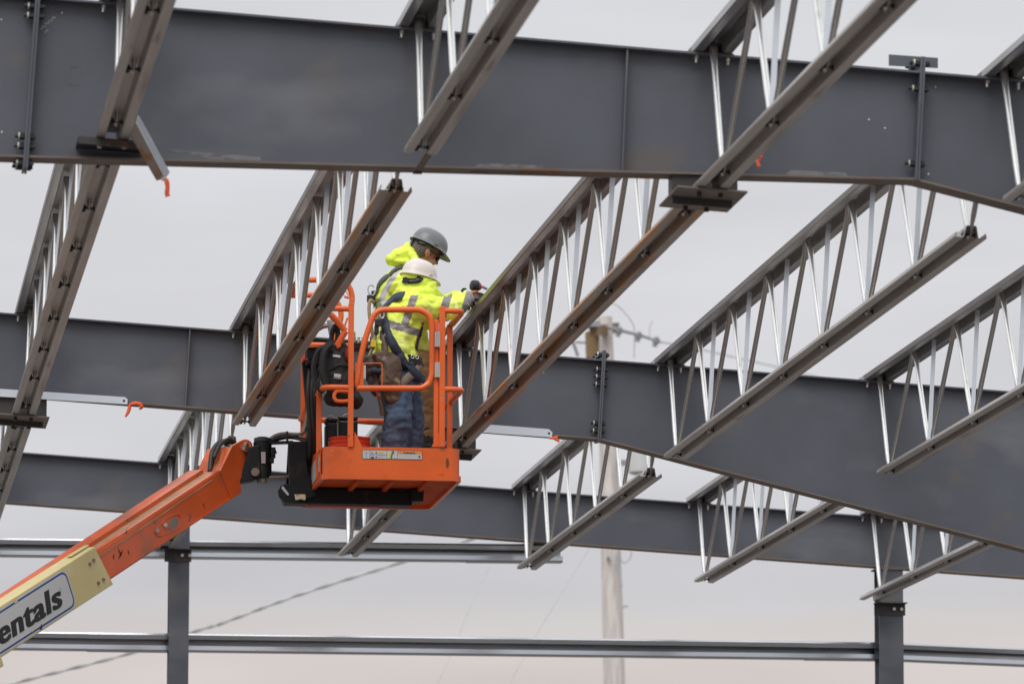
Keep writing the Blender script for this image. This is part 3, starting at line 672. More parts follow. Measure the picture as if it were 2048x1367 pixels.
# decals
def decal(name, pts, Y, mt, parent, th=.0015): return part(name, MB().prism([at(x, y, Y) for x, y in pts], (0, th, 0)), mt, parent)
def rect(x0, y0, x1, y1, s=.0135): return [(x0,y0),(x1,y0+(x1-x0)*s),(x1,y1+(x1-x0)*s),(x0,y1)]
yd = YN-.003
dk = decal('decal_border', rect(724.5,899,844.5,917), yd, M_ink, lift); yd -= .0012
for x0, x1, mt in ((725.3,739.6,M_white),(740.3,773.4,M_white),(774.1,794.6,M_white),(795.3,843.8,M_white)):
    o = (x0-724.5)*.0135; decal('decal_panel', rect(x0,899.8+o,x1,916.2+o), yd, mt, dk)
yd -= .0012
def dline(x0, y0, x1, y1, mt=M_greyd): decal('decal_print', rect(x0, y0, x1, y1), yd, mt, dk, .0008)
dline(795.4,901,843.7,906.8,M_odec); dline(740.3,908.2,773.4,908.8,M_ink)
dline(797.5,909.8,838,911.2,M_white)
for y in (902.6,903.8): dline(727.5,y,737.5,y+.6)
dline(732,905,732.8,909.5,M_ink); dline(728,911.5,737,912.2); dline(729.5,913.3,736,913.9)
for y in (902.5,904.0,905.5): dline(757,y,768,y+.7,M_yel)
for y in (911.0,913.2): dline(756,y,769,y+.7)
ytx = yd-.001
ex = V((1,0,-.0135*1.0)).normalized(); ey = V((0,0,1))
def dtext(b, s, x, y, mt=M_ink, off=.0, al='LEFT'): text_part(b, s, at(x, y, ytx), ex, V((.0135,0,1)), mt, dk, 'decal_lettering', off, 0, .0003, 1.0, al)
dtext('WARNING', .0165, 806, 906.6, M_ink, .0004); dtext('11', .017, 742, 907.0, M_ink, .0006); dtext('500', .015, 741.5, 915.6, M_ink, .0006)
decal('decal_print', [(801.5,902.2),(804.2,906.6),(798.8,906.6)], yd, M_ink, dk, .0008)
for x, y in ((752.5,904.8),(752.5,913.4)): decal('decal_print', [(x-2,y),(x,y-2),(x+2,y),(x,y+2)], yd, M_ink, dk, .0008)
decal('decal_print', [(777,916),(777.5,908),(782,902.5),(784,905),(781,910),(781,916)], yd, M_yel, dk, .0008)
decal('decal_print', [(781.2,916),(781.5,910),(784.2,905),(782.3,902.3),(788,900.6),(788.6,906.5),(786.6,906),(784.6,911),(784.4,916)], yd-.0006, M_green, dk, .0008)
decal('decal_print', [(788.8,915.6),(790,911.5),(791.2,915.8)], yd, M_greyd, dk, .0008)
decal('decal_print', [(836,909.8),(838,912.5),(841.5,909.5),(840,914.8),(837,915)], yd, M_ink, dk, .0008)
# arrow decal on the left corner post plate
pl = part('corner_plate', MB().prism([V((XA-.006, YN+.08, Zb-.005)), V((XA-.006, YN+.95, Zb-.005)), V((XA-.006, YN+.95, Zt+.02)), V((XA-.006, YN+.08, Zt-.01))], (-.006, 0, 0)), M_or, lift)
part('arrow_decal', MB().prism([V((XA-.0125, YN+y_, Zb+z_)) for y_, z_ in ((.10,.03),(.18,.03),(.18,.10),(.22,.10),(.14,.155),(.06,.10),(.10,.10))], (-.001,0,0)), M_white, pl)
part('worn_patch', MB().prism([V((XA-.0125, YN+.36, Zb+.01)), V((XA-.0125, YN+.78, Zb+.005)), V((XA-.0125, YN+.70, Zb+.12)), V((XA-.0125, YN+.42, Zb+.15))], (-.0008,0,0)), M_greyd, pl)
decal('burn_mark', [(893,915),(897,917),(898.5,926),(897,934),(894,936),(891.5,930),(891.5,921)], YN-.0012, mat('dark_scorch', (.20,.05,.018), .6), lift, .001)
for x in (697, 882): part('floor_clip', MB().prism(pp(YN-.006, (x-5,940),(x+5,940),(x+6,948),(x-6,948)), (0,.006,0)), M_or, lift)
# black support under and left of the basket
YC = (YN+YF)/2-.1
part('support_beam', MB().prism(pp(YC-.10, (560,980),(575,972),(848,982),(848,999),(826,1002),(824,1010),(572,1005)), (0, .20, 0)), M_black, lift, bevel=.008)
part('beam_end_cap', MB().box(at(834,990,YC-.13), (.085, .05, .085)), M_black, lift, bevel=.006)
part('mast_plate', MB().prism(pp(YC-.14, (577,882),(612,882),(614,940),(630,975),(634,990),(596,1002),(570,1004),(558,992),(556,981),(561,971),(570,967),(579,967)), (0, .045, 0)), M_black, lift, bevel=.004)
part('mast_plate', MB().prism(pp(YC+.14, (577,884),(612,884),(614,940),(630,975),(634,990),(596,1000),(572,1000),(572,967)), (0, .045, 0)), M_black, lift, bevel=.004)
part('lifting_slot', MB().prism(pp(YC-.145, (564,972),(567,972),(578,987),(577,990),(574,989),(563,976)), (0, .006, 0)), M_greyd, lift)
part('torn_decal', MB().prism(pp(YC-.143, (589,988),(611,987.5),(611,998),(607,1000),(603,997),(591,999)), (0, .002, 0)), M_cdec, lift)
part('red_strip', MB().prism(pp(YC-.02, (612,1006),(760,1010),(760,1013),(614,1010)), (0, .1, 0)), M_red, lift)
part('mast_column', MB().prism(pp(YC-.06, (614,740),(640,735),(646,985),(616,985)), (0, .16, 0)), M_black, lift, bevel=.005)
part('mast_frame', MB().bar(at(606,840,YC+.1), at(622,790,YC+.1), .04, .04).bar(at(608,862,YC+.1), at(622,822,YC+.1), .04, .04).bar(at(628,1000,YC+.1), at(626,770,YC+.1), .045, .045), M_or, lift)
# rotator and link arms
YR = 36.45
m = MB().cyl(at(525,956,YR), at(525,884,YR), .062, 20); part('rotator', m, M_black, lift, smooth=True)
part('rotator_cap', MB().lathe([(.04,0),(.058,.008),(.058,.03),(.03,.04)], at(525,885,YR), (0,0,1), 18), M_rub, lift, smooth=True)
part('rotator_body', MB().prism(pp(YR-.07, (499,893),(520,888),(521,955),(505,960),(484,963),(480,955)), (0, .14, 0)), M_black, lift, bevel=.006)
part('rotator_pin', MB().cyl(at(510.5,943,YR-.12), at(510.5,943,YR-.06), .028, 16), M_brown, lift)
part('rotator_decal', decal.__call__ and MB().prism(pp(YR-.073, (522,903),(531,903),(531,926),(523,926)), (0,.002,0)), mat('faded_pink_decal', (.42,.33,.34), .6), lift)
part('link_arm', MB().bar(at(528,886,YR), at(585,884,YR), .09, .014), M_black, lift)
part('link_arm', MB().bar(at(528,955,YR), at(598,952,YR), .09, .014), M_brown, lift)
part('valve_block', MB().box(at(546,905,YR-.02), (.03,.06,.07)).box(at(543,921,YR-.02), (.03,.05,.03)).cyl(at(541,905,YR-.03), at(552,901,YR-.03), .018, 8), M_black, lift)
part('link_foot', MB().cyl(at(524,965,YR-.02), at(524,957,YR-.02), .035, 10), M_brown, lift)
# boom: near side plane, swung towards the camera on the left
PHI = math.radians(46); bd = V((math.cos(PHI), math.sin(PHI), 0)); bn = V((-math.sin(PHI), math.cos(PHI), 0))   # bn points away from the camera
BP = at(470, 950, YR-.10)
def bp(x, y, off=0.): return on_plane(x, y, BP+bn*off, bn)
def bpoly(pts, off, th, mt, name, parent=lift, bevel=0.): return part(name, MB().prism([bp(x, y, off) for x, y in pts], bn*th), mt, parent, bevel=bevel)
WB = .235
side = [(-40,1258),(196,1101.5),(441,940),(466,997),(480,990.5),(482,984),(463,997),(222,1158),(-40,1323)]
fly = bpoly([(-40,1256),(196,1101.5),(441,940),(478,958),(482,984),(464,997),(222,1158),(-40,1322)], 0, WB, M_orb, 'fly_boom', bevel=.006)
# top plate with a raised rail and a grimy groove between
def along(x0, y0, x1, y1, d0, d1, h0, h1, mt, name):
    a, b = bp(x0, y0), bp(x1, y1); ax = (b-a).normalized(); un = bn.cross(ax); un = un if un.z > 0 else -un
    P = [a+bn*d0+un*h0, a+bn*d1+un*h0, a+bn*d1+un*h1, a+bn*d0+un*h1]
    return part(name, MB().prism(P, b-a), mt, lift)
along(-40,1256.5,438,942,.004,.045,.001,.006, M_orb, 'boom_rail')
along(-40,1256.5,436,943,.046,.115,.0005,.0035, M_grime, 'boom_groove')
along(-40,1256.5,434,944,.116,WB,.001,.030, M_orb, 'boom_rail')
part('boom_lip', MB().prism([bp(-40,1322,-.006), bp(464,996.5,-.006), bp(464,993,-.006), bp(-40,1317.5,-.006)], bn*.006), M_orb, lift)
# clevis at the tip: two cheek plates and a sloping cap
cl = [(440.5,941),(465,891)]+[(491.6+14*math.cos(a), 892+14*math.sin(a)) for a in [math.radians(x) for x in range(-130, 25, 22)]]+[(505,899),(498.6,911),(480,962),(484.5,983.5),(464,997.5)]
bpoly(cl, -.012, .022, M_orb, 'clevis_cheek', bevel=.003); bpoly(cl, WB-.02, .022, M_orb, 'clevis_cheek', bevel=.003)
part('clevis_cap', MB().prism([bp(440,941,.01), bp(462,893,.01), bp(466,893,.01), bp(450,940,.01)], bn*(WB-.03)), M_orb, lift)
pin = bp(491.6, 892, -.02); part('clevis_pin', MB().cyl(pin-bn*.02, pin+bn*(WB+.03), .024, 14).cyl(bp(487,896,-.03), bp(487,896,0), .014, 8), M_steel, lift)
part('pin_boss', MB().cyl(bp(491.6,892,-.022), bp(491.6,892,-.010), .038, 18), M_orb, lift)
# access plate with bolts on the side
m = MB().tube([bp(x, y, -.001) for x, y in spline([V((309,1063,0)),V((330,1038,0)),V((350,1028,0)),V((361,1034,0)),V((358,1050,0)),V((340,1062,0)),V((318,1072,0)),V((309,1063,0))], 4) for x, y in [(x, y)]] if False else
    [bp(v.x, v.y, -.001) for v in spline([V((309,1063,0)),V((330,1038,0)),V((350,1028,0)),V((361,1034,0)),V((358,1050,0)),V((340,1062,0)),V((318,1072,0)),V((309,1064,0))], 4)], .004, 6)
part('access_rim', m, M_orb, lift, smooth=True)
bpoly([(343,1037),(350,1032.5),(357,1037),(356,1048),(350,1056),(342,1059),(337.5,1057),(339,1046)], -.003, .004, mat('grey_access_cover', (.22,.19,.17), .6), 'access_cover')
for x, y, mt in ((331,1049,M_nut),(315,1060,M_steel)): part('bolt', MB().cyl(bp(x,y,-.016), bp(x,y,0), .014, 10), mt, lift)
seam = along(200,1110,424,957,-.003,0,-.012,-.004, M_grime, 'grime_streak')
for pts in ([(237,1118),(241,1106),(236,1094),(240,1108),(246,1098),(244,1108)], [(226,1113),(229,1106),(228,1118)], [(257,1099),(259,1108),(256,1104)], [(252,1064),(253,1056),(254,1066)], [(407,1010),(408,1004),(409,1014)]):
    bpoly(pts, -.0025, .0015, M_ink, 'paint_scrape')
# cream boom section
OFC = -.022
crm = bpoly([(-40,1237),(189.5,1092),(227,1167.5),(179,1199),(-40,1342)], OFC, .128, M_cream, 'main_boom', bevel=.006)
for x, y in ((187.5,1119.5),(180,1127),(207,1158),(197,1165)): 
    part('bolt', MB().cyl(bp(x,y,OFC-.008), bp(x,y,OFC), .013, 6), M_brown, crm)
along(150,1115,186,1093,OFC+.05,OFC+.09,.01,.016, M_cream, 'wear_pad')
# rental sign on the cream side
a, b = bp(0,1212,OFC), bp(189.6,1091.6,OFC); ax = (b-a).normalized(); un = bn.cross(ax); un = un if un.z > 0 else -un
def st(x, y): d = bp(x, y, OFC)-a; return d.dot(ax), d.dot(un)
s1 = max(st(148,1197)[0], st(141,1168)[0]); t1 = st(60,1178)[1]; t0 = st(60,1265.0)[1]
t1 = st(60,1179.5)[1]; t0 = (st(0,1310)[1]+st(100,1247)[1])/2
def rpoly(s0, s1, t0, t1, r, off, n=6):
    res = []
    for cs, ct, an in ((s0+r,t0+r,math.pi), (s1-r,t0+r,1.5*math.pi), (s1-r,t1-r,0), (s0+r,t1-r,.5*math.pi)):
        for i in range(n+1):
            q = an+math.pi/2*i/n; res.append(a+ax*(cs+r*math.cos(q))+un*(ct+r*math.sin(q))+bn*off)
    return res
sg = part('rental_sign', MB().prism(rpoly(-1.6, s1, t0, t1, .06, -.002), bn*.0018), M_white, crm)
part('sign_border', MB().prism(rpoly(-1.59, s1-.010, t0+.010, t1-.010, .052, -.003), bn*.0009), M_blue, crm)
part('sign_face', MB().prism(rpoly(-1.577, s1-.023, t0+.023, t1-.023, .042, -.004), bn*.0009), M_white, crm)
LS = .205
sx0, sy0 = st(111,1217.5)
base_t = st(111,1217.5)[1]
tx = text_part('Rentals', LS, a+ax*(st(121,1200)[0])+un*(base_t)+bn*(-.0048), ax, un, M_ink, crm, 'sign_lettering', .0030, .20, .0004, 1.10, 'RIGHT', 1.26, (-.0075, -.0037, 0, .0037, .0075))
text_part('R', .020, a+ax*(st(116.5,1178)[0])+un*(st(116.5,1181)[1])+bn*(-.0048), ax, un, M_greyd, crm, 'sign_lettering', .0, 0, .0004)
part('sign_ring', MB().tube([a+ax*(st(119.5,1178)[0]+.014*math.cos(q))+un*(st(119.5,1178)[1]+.014*math.sin(q))-bn*.0048 for q in [i*math.pi/8 for i in range(16)]], .0012, 4, True), M_greyd, crm)
bpoly([(27,1200),(34,1196),(36,1202),(30,1206)], OFC-.0062, .001, M_cream, 'torn_patch', crm); bpoly([(62,1258),(67,1255),(69,1259),(64,1263)], OFC-.0062, .001, M_cream, 'torn_patch', crm)
bpoly([(80,1257),(83,1246),(85,1252),(83,1259)], OFC-.0064, .001, M_ink, 'paint_scrape', crm)
# rest of the machine, beyond the left edge of the photo
far0 = bp(-40, 1289, .11); L_ = (far0.z-2.0)/ax.z; piv = far0-ax*L_
part('boom_base', MB().bar(far0, piv, .30, .30), M_cream, lift, bevel=.01)
part('turntable', MB().box((piv.x-.3, piv.y, 1.45), (2.6, 1.5, 1.0)).box((piv.x-.2, piv.y, .9), (1.2, 1.2, .3)), M_orb, lift, bevel=.04)
part('chassis', MB().box((piv.x-.2, piv.y, .62), (2.6, 1.4, .45)), M_cream, lift, bevel=.03)
for sx in (-1, 1):
    for sy in (-1, 1):
        c = V((piv.x-.2+sx*1.15, piv.y+sy*.95, .5))
        wh = part('wheel', MB().lathe([(.30,-.17),(.47,-.16),(.5,-.1),(.5,.1),(.47,.16),(.30,.17)], c, (0,1,0), 28), M_rub, lift, smooth=True)
        part('rim', MB().lathe([(.26,-.175),(.29,-.16),(.29,.16),(.26,.175)], c, (0,1,0), 24), M_cream, wh, smooth=True)
lift.location = (piv.x, piv.y, 0)
dW = WM[lift].inverted(); newW = Matrix.Translation(V((piv.x, piv.y, 0)))
shift = newW.inverted() @ WM[lift]
for o in list(WM):
    if o.parent is lift or (o.parent is not None and o.parent.parent is lift): o.data.transform(shift); WM[o] = newW
WM[lift] = newW
# hoses
def hose(path, r, mt, name='hydraulic_hose'): part(name, MB().tube(spline(path, 6), r, 8), mt, lift, smooth='all')
hose([at(531,888,YR), at(545,874,YR), at(565,867,YR), at(590,868,YR), at(604,866,YC), at(610,855,YC), at(613,840,YC), at(620,800,YC)], .013, M_tanhose)
hose([at(520,889,YR), at(545,879,YR), at(572,873,YR), at(600,876,YR), at(618,884,YC), at(630,900,YC)], .013, M_rub)
hose([at(536,884,YR), at(575,875,YR+.05), at(605,880,YC), at(622,895,YC), at(628,925,YC)], .010, M_rub)
hose([at(574,862,YR-.02), at(574,872,YR-.02), at(575,884,YR-.02)], .008, M_rub, 'hose_clamp')
for dx, dy in ((0,0), (7,6), (13,-4), (19,8)):
    hose([at(620+dx,735+dy,YN+.45), at(616+dx,780,YN+.42), at(618+dx,825+dy,YN+.45), at(621+dx,870,YN+.5), at(620+dx,905,YN+.6), at(612+dx,930,YN+.75)], .015, M_rub)
hose([bp(420,945,.1), bp(425,905,.12), bp(440,885,.14), bp(458,884,.16), bp(467,893,.18), bp(480,905,.2)], .02, M_rub)
hose([bp(428,915,.06), bp(440,890,.08), bp(458,878,.10), bp(470,888,.12), bp(474,893,.12)], .014, M_rub)
# control console on the far rail and the box below the guard
cb = part('control_console', MB().prism(pp(YF-.12, (700,683),(757,688),(757,700),(700,698)), (0, .12, 0)), M_black, lift, bevel=.006)
for x in (708, 716, 724, 733, 741, 750): part('toggle_switch', MB().cyl(at(x,687,YF-.06), at(x+1.5,676,YF-.06), .008, 6).ball(at(x+1.5,675,YF-.06), .011, n=8), M_plas if x % 2 else M_nut, cb)
part('yellow_knob', MB().cyl(at(707,683,YF-.06), at(707,664,YF-.06), .014, 8), M_gweb, cb)
part('junction_box', MB().box(at(628,712,YN+.4), (.11, .14, .13)), M_black, lift, bevel=.01)
part('box_shelf', MB().bar(at(612,694,YN+.35), at(652,694,YN+.35), .10, .014), M_or, lift); part('box_shelf', MB().bar(at(606,720,YN+.38), at(650,720,YN+.38), .10, .010), M_red, lift)
part('box_drop', MB().prism(pp(YN+.45, (605,722),(625,722),(620,800),(612,800)), (0,.08,0)), M_black, lift)
part('horn', MB().lathe([(.012,0),(.02,.03),(.045,.07),(.05,.08)], at(655,652,YN+.2), (-1,-.3,0), 14), M_nut, lift, smooth=True)
part('lamp_bracket', MB().cyl(at(648,650,YN+.2), at(672,655,YN+.2), .014, 8).cyl(at(660,640,YN+.2), at(664,668,YN+.2), .022, 8), M_greyd, lift)

# ------------------------------------------------------------------ loose things in the basket
def blob(mb, name, voxel=.009, smooth=6, disp=0., dscale=12., seed=0., mats=None, pick=None, parent=None, stretch=V((1,1,1))):
    me = mb.mesh(name); tmp = bpy.data.objects.new('t', me); col.objects.link(tmp)
    r = tmp.modifiers.new('r', 'REMESH'); r.mode = 'VOXEL'; r.voxel_size = voxel
    s_ = tmp.modifiers.new('s', 'SMOOTH'); s_.factor = .5; s_.iterations = smooth
    dg = bpy.context.evaluated_depsgraph_get(); m2 = bpy.data.meshes.new_from_object(tmp.evaluated_get(dg))
    bpy.data.objects.remove(tmp); bpy.data.meshes.remove(me)
    m2.name = name; m2.materials.clear()
    for mt in mats: m2.materials.append(mt)
    if disp:
        nr = [v.normal.copy() for v in m2.vertices]
        for v, nn in zip(m2.vertices, nr):
            q = V((v.co.x*stretch.x, v.co.y*stretch.y, v.co.z*stretch.z))*dscale+V((seed, seed*2, seed*3))
            f = (abs(noise.noise(q))*2-.6)*.6+noise.noise(q*2.3)*.4
            v.co += nn*disp*f
    m2.update()
    for p_ in m2.polygons:
        p_.use_smooth = True
        if pick: p_.material_index = pick(p_.center)
    bv = BVHTree.FromPolygons([v.co.copy() for v in m2.vertices], [tuple(p_.vertices) for p_ in m2.polygons])
    if parent is not None: m2.transform(WM[parent].inverted())
    o = bpy.data.objects.new(name, m2); col.objects.link(o)
    if parent is not None: o.parent = parent; WM[o] = WM[parent]
    else: WM[o] = Matrix.Identity(4)
    return o, bv
def chain(mb, pts, step=.012, n=10):          # (point, radius or (rx, ry, rz), optional rotation)
    for (p, r), (q, s_) in zip(pts[:-1], pts[1:]):
        p, q = V(p), V(q); r = V(r) if isinstance(r, (tuple, list)) else V((r, r, r)); s_ = V(s_) if isinstance(s_, (tuple, list)) else V((s_, s_, s_))
        k = max(2, int((q-p).length/step/1.6))
        for i in range(k+1):
            t_ = i/k; rr = r*(1-t_)+s_*t_; mb.ball(p*(1-t_)+q*t_, (rr.x, rr.y, rr.z), n=n)
    return mb
FL = Zb+.016                                  # basket floor
# bucket
c = at(699, 900, 36.05); c.z = FL
t = thing('bucket', 'orange red plastic bucket standing on the basket floor behind the toe board', 'bucket', c)
hb = at(699, 876, 36.05).z-FL
part('shell', MB().lathe([(.105,0),(.112,.02),(.128,hb*.72),(.134,hb-.07),(.139,hb-.066),(.139,hb-.055),(.134,hb-.050),(.139,hb-.036),(.139,hb-.026),(.134,hb-.022),(.141,hb-.008),(.141,hb),(.132,hb),(.128,hb*.7),(.10,.02)], c, (0,0,1), 36), M_buck, t, smooth=True)
part('handle', MB().tube(arc(c+V((0,0,hb-.03)), .142, math.pi, 2*math.pi, (1,0,0), (0,-.25,.55), 14), .004, 6), M_nut, t)
# backpack hanging on the near left rail
YBK = YN+.16
m = MB()
chain(m, [(at(672,690,YBK), (.075,.05,.04)), (at(676,725,YBK), (.105,.075,.08)), (at(680,762,YBK), (.105,.085,.08)), (at(682,785,YBK), (.10,.075,.05))])
t = thing('backpack', 'black nylon backpack hanging inside the left front corner of the basket', 'backpack', at(678,792,YBK))
bpk, bvb = blob(m, 'bag_body', .010, 5, .012, 14, 1., [M_cord], parent=t)
def strap_on(bv, pts, wd, mt, name, parent, off=.004, th=.004, n=5, snap=True):
    P = []
    for p in pts:
        if isinstance(p, tuple) and len(p) == 2:
            v = ray(*p).normalized(); h = bv.ray_cast(EYE, v)
            if h[0] is None:
                q = at(p[0], p[1], 36.1); h = bv.find_nearest(q)
            P.append((h[0], h[1]))
        else:
            h = bv.find_nearest(V(p)); P.append((h[0] if snap else V(p), h[1]))
    pos = spline([a_ for a_, b_ in P], n); vs = []; fs = []; N = len(pos)
    last = None
    for i, p in enumerate(pos):
        if snap:
            h = bv.find_nearest(p); p2, nm = h[0], h[1]
            if (p2-p).length > .05: p2 = p
        else: p2, nm = p, P[min(i//n, len(P)-1)][1]
        if last is not None: nm = (nm+last*2).normalized()
        last = nm
        d = (pos[min(i+1, N-1)]-pos[max(i-1, 0)]).normalized(); sd_ = d.cross(nm).normalized()*wd/2
        b_ = p2+nm*off; vs += [b_-sd_, b_+sd_, b_+sd_+nm*th, b_-sd_+nm*th]
    for i in range(N-1):
        for k in range(4): fs.append((i*4+k, i*4+(k+1) % 4, i*4+4+(k+1) % 4, i*4+4+k))
    fs += [(3,2,1,0), tuple(range(N*4-4, N*4))]
    return part(name, MB().add(vs, fs), mt, parent, smooth='all')
part('shoulder_strap', MB().tube(spline([at(658,690,YBK-.06), at(636,702,YBK-.06), at(627,735,YBK-.04), at(632,768,YBK-.05), at(646,784,YBK-.06)], 6), .020, 6), M_cord, t, smooth=True)
part('shoulder_strap', MB().tube(spline([at(662,688,YBK-.08), at(648,705,YBK-.10), at(645,745,YBK-.10), at(655,778,YBK-.09)], 6), .022, 6), M_bweb, t, smooth=True)
part('top_handle', MB().tube(spline([at(662,688,YBK), at(664,668,YBK), at(672,650,YBK-.02), at(676,668,YBK), at(674,690,YBK)], 5), .018, 6), M_cord, t, smooth=True)
strap_on(bvb, [(668,752),(682,754)], .035, M_greyd, 'label_window', t); strap_on(bvb, [(666,712),(681,714)], .018, M_white, 'maker_tag', t)
strap_on(bvb, [(660,740),(680,730),(702,735)], .012, M_bweb, 'zip', t)
part('red_pocket', MB().ball(at(699,708,YBK-.06), (.030,.035,.05)), M_red, t, smooth=True)
# tool bag under it
m = MB(); chain(m, [(at(664,797,YN+.2), (.06,.07,.05)), (at(704,799,YN+.25), (.075,.08,.055))]); chain(m, [(at(706,790,YN+.25), .05), (at(712,806,YN+.25), .045)])
t = thing('tool_bag', 'black soft tool bag slung on the mid rail below the backpack', 'bag', at(690,818,YN+.22))
bb, bvt = blob(m, 'bag_body', .010, 5, .012, 16, 5., [M_cord], parent=t)
strap_on(bvt, [(652,790),(675,782),(700,786)], .02, M_bweb, 'bag_strap', t)
# two black cases on the floor behind the bucket
for x0, x1, yt, Yq, lab, mt in ((651,672,838,36.45,'dark grey upright case on the basket floor left of the bucket', M_cord), (674,713,834,36.75,'black square case on the basket floor behind the bucket', M_plas)):
    pa, pb_ = at(x0, yt, Yq), at(x1, yt, Yq); t = thing('equipment_case', lab, 'case', ((pa.x+pb_.x)/2, Yq, FL))
    part('body', MB().box(((pa.x+pb_.x)/2, Yq, (FL+pa.z-.03)/2), (pb_.x-pa.x, .2, pa.z-.03-FL)), mt, t, bevel=.015)
    part('lid', MB().box(((pa.x+pb_.x)/2, Yq, pa.z-.015), (pb_.x-pa.x+.004, .205, .028)), mt, t, bevel=.012)
    part('handle', MB().tube(spline([V(((pa.x+pb_.x)/2-.04, Yq, pa.z-.003)), V(((pa.x+pb_.x)/2, Yq, pa.z+.022)), V(((pa.x+pb_.x)/2+.04, Yq, pa.z-.003))], 5), .006, 6), M_greyd, t)

# ------------------------------------------------------------------ people
def hand(mb, wrist, d, upv, curl, side, s=1.0):
    """palm, four bent fingers of different lengths and a thumb from the side of the palm"""
    d = V(d).normalized(); upv = (V(upv)-d*V(upv).dot(d)).normalized(); lat = d.cross(upv)*side
    R = Matrix((lat, d, upv)).transposed(); pc = V(wrist)+d*.045*s
    mb.ball(pc, (.042*s, .052*s, .017*s), R); mb.ball(V(wrist), .030*s)
    for i, (o, L) in enumerate(((-.030,.066), (-.010,.076), (.011,.072), (.031,.058))):
        p = pc+lat*o*s+d*.042*s; a_ = 0; r = .0098*s
        for j, fr in enumerate((.42, .33, .25)):
            a_ += curl*(.8, 1.1, .8)[j]; dd = d*math.cos(a_)-upv*math.sin(a_); q = p+dd*L*fr*s
            chain(mb, [(p, r), (q, r*.9)], .006, 8); p = q; r *= .9
    p = pc-lat*.036*s-d*.02*s; dd = (d*.62-lat*.72-upv*.2*curl).normalized()
    q = p+dd*.036*s; chain(mb, [(p, .0135*s), (q, .0115*s)], .006, 8); dd = (d*.88-lat*.2-upv*.42*curl).normalized()
    chain(mb, [(q, .0115*s), (q+dd*.03*s, .0095*s)], .006, 8)
    return mb
def frame(zax, xhint):
    z_ = V(zax).normalized(); x_ = (V(xhint)-z_*V(xhint).dot(z_)).normalized(); y_ = z_.cross(x_)
    return Matrix((x_, y_, z_)).transposed()
def hard_hat(c, upv, front, mt, t, s=1.0):
    R = frame(upv, front); prof = []
    vs = []; fs = []; n = 32; rows = 11
    for i in range(rows):
        th = math.pi/2*i/(rows-1)
        for k in range(n):
            a_ = 2*math.pi*k/n; rx, ry = .137*s, .110*s
            zz_ = .118*s*math.sin(th)**.92; f = math.cos(th)**.78
            ridge = .006*s*math.exp(-(math.sin(a_)*f*ry/.013)**2)*(math.sin(th)**.5) if i < rows-1 else .006*s
            vs.append(V((rx*f*math.cos(a_), ry*f*math.sin(a_), zz_+ridge)))
    m0 = len(vs)
    for k in range(n):                         # brim: wider at the front
        a_ = 2*math.pi*k/n; e = .012+.042*max(0, math.cos(a_))**2.2
        vs.append(V(((.137*s+e*s)*math.cos(a_), (.110*s+min(e,.018)*s)*math.sin(a_), -.010*s-.014*s*max(0, math.cos(a_))**2)))
    for k in range(n): vs.append(vs[m0+k]*1.0+V((0,0,-.004)))
    for k in range(n): a_ = 2*math.pi*k/n; vs.append(V((.130*s*math.cos(a_), .103*s*math.sin(a_), -.008*s)))
    for i in range(rows-1):
        for k in range(n): fs.append((i*n+k, i*n+(k+1) % n, (i+1)*n+(k+1) % n, (i+1)*n+k))
    for k in range(n):
        k2 = (k+1) % n
        fs += [(m0+k, m0+k2, k2, k), (m0+n+k, m0+n+k2, m0+k2, m0+k), (m0+2*n+k, m0+2*n+k2, m0+n+k2, m0+n+k)]
    mb = MB(); mb.add([V(c)+R @ p for p in vs], fs); h = part('hard_hat', mb, mt, t, smooth='all')
    for sy in (-1, 1):
        part('hat_slot', MB().box(V(c)+R @ V((.015*s, sy*.111*s, .012*s)), (.034*s, .012*s, .020*s), R), mt, h, bevel=.003)
    part('hat_slot', MB().box(V(c)+R @ V((.106*s, sy*.068*s, .012*s)), (.02*s, .03*s, .016*s), R), mt, h, bevel=.003)
    return R
def in_px(p):                                 # photo position of a point of the place (used for tape layout on the cloth)
    d = p-EYE; z_ = d.dot(fwd); return 1024+F_PX*d.dot(rt)/z_, 683.5-F_PX*d.dot(up)/z_

# ---- the nearer worker: white hat, jeans, reaching right
W = lambda x, y, Y: at(x, y, Y)
foot1 = V((W(797,900,36.1).x, 36.14, FL))
p1 = thing('person', 'person in a white hard hat, yellow hooded jacket and blue jeans, reaching towards the joist', 'person', foot1, 'workers in the basket')
Yw = 36.16
sh_r, el_r, wr_r = W(830,614,36.02), W(886,620,36.20), W(927,606,36.62)
sh_l, el_l, wr_l = W(838,612,36.38), W(884,618,36.78), W(932,598,37.06)
hip_r, kn_r, an_r = W(794,772,36.07), W(796,838,36.02), V((W(786,930,36.10).x, 36.10, FL+.09))
hip_l, kn_l, an_l = W(808,772,36.26), W(824,845,36.28), V((W(812,930,36.30).x, 36.32, FL+.09))
pel, wai, che, nec, hed = W(801,752,Yw), W(800,712,Yw), W(812,640,36.18), W(826,598,36.22), W(836,560,36.24)
F1 = (V((1,.45,0))).normalized()              # facing
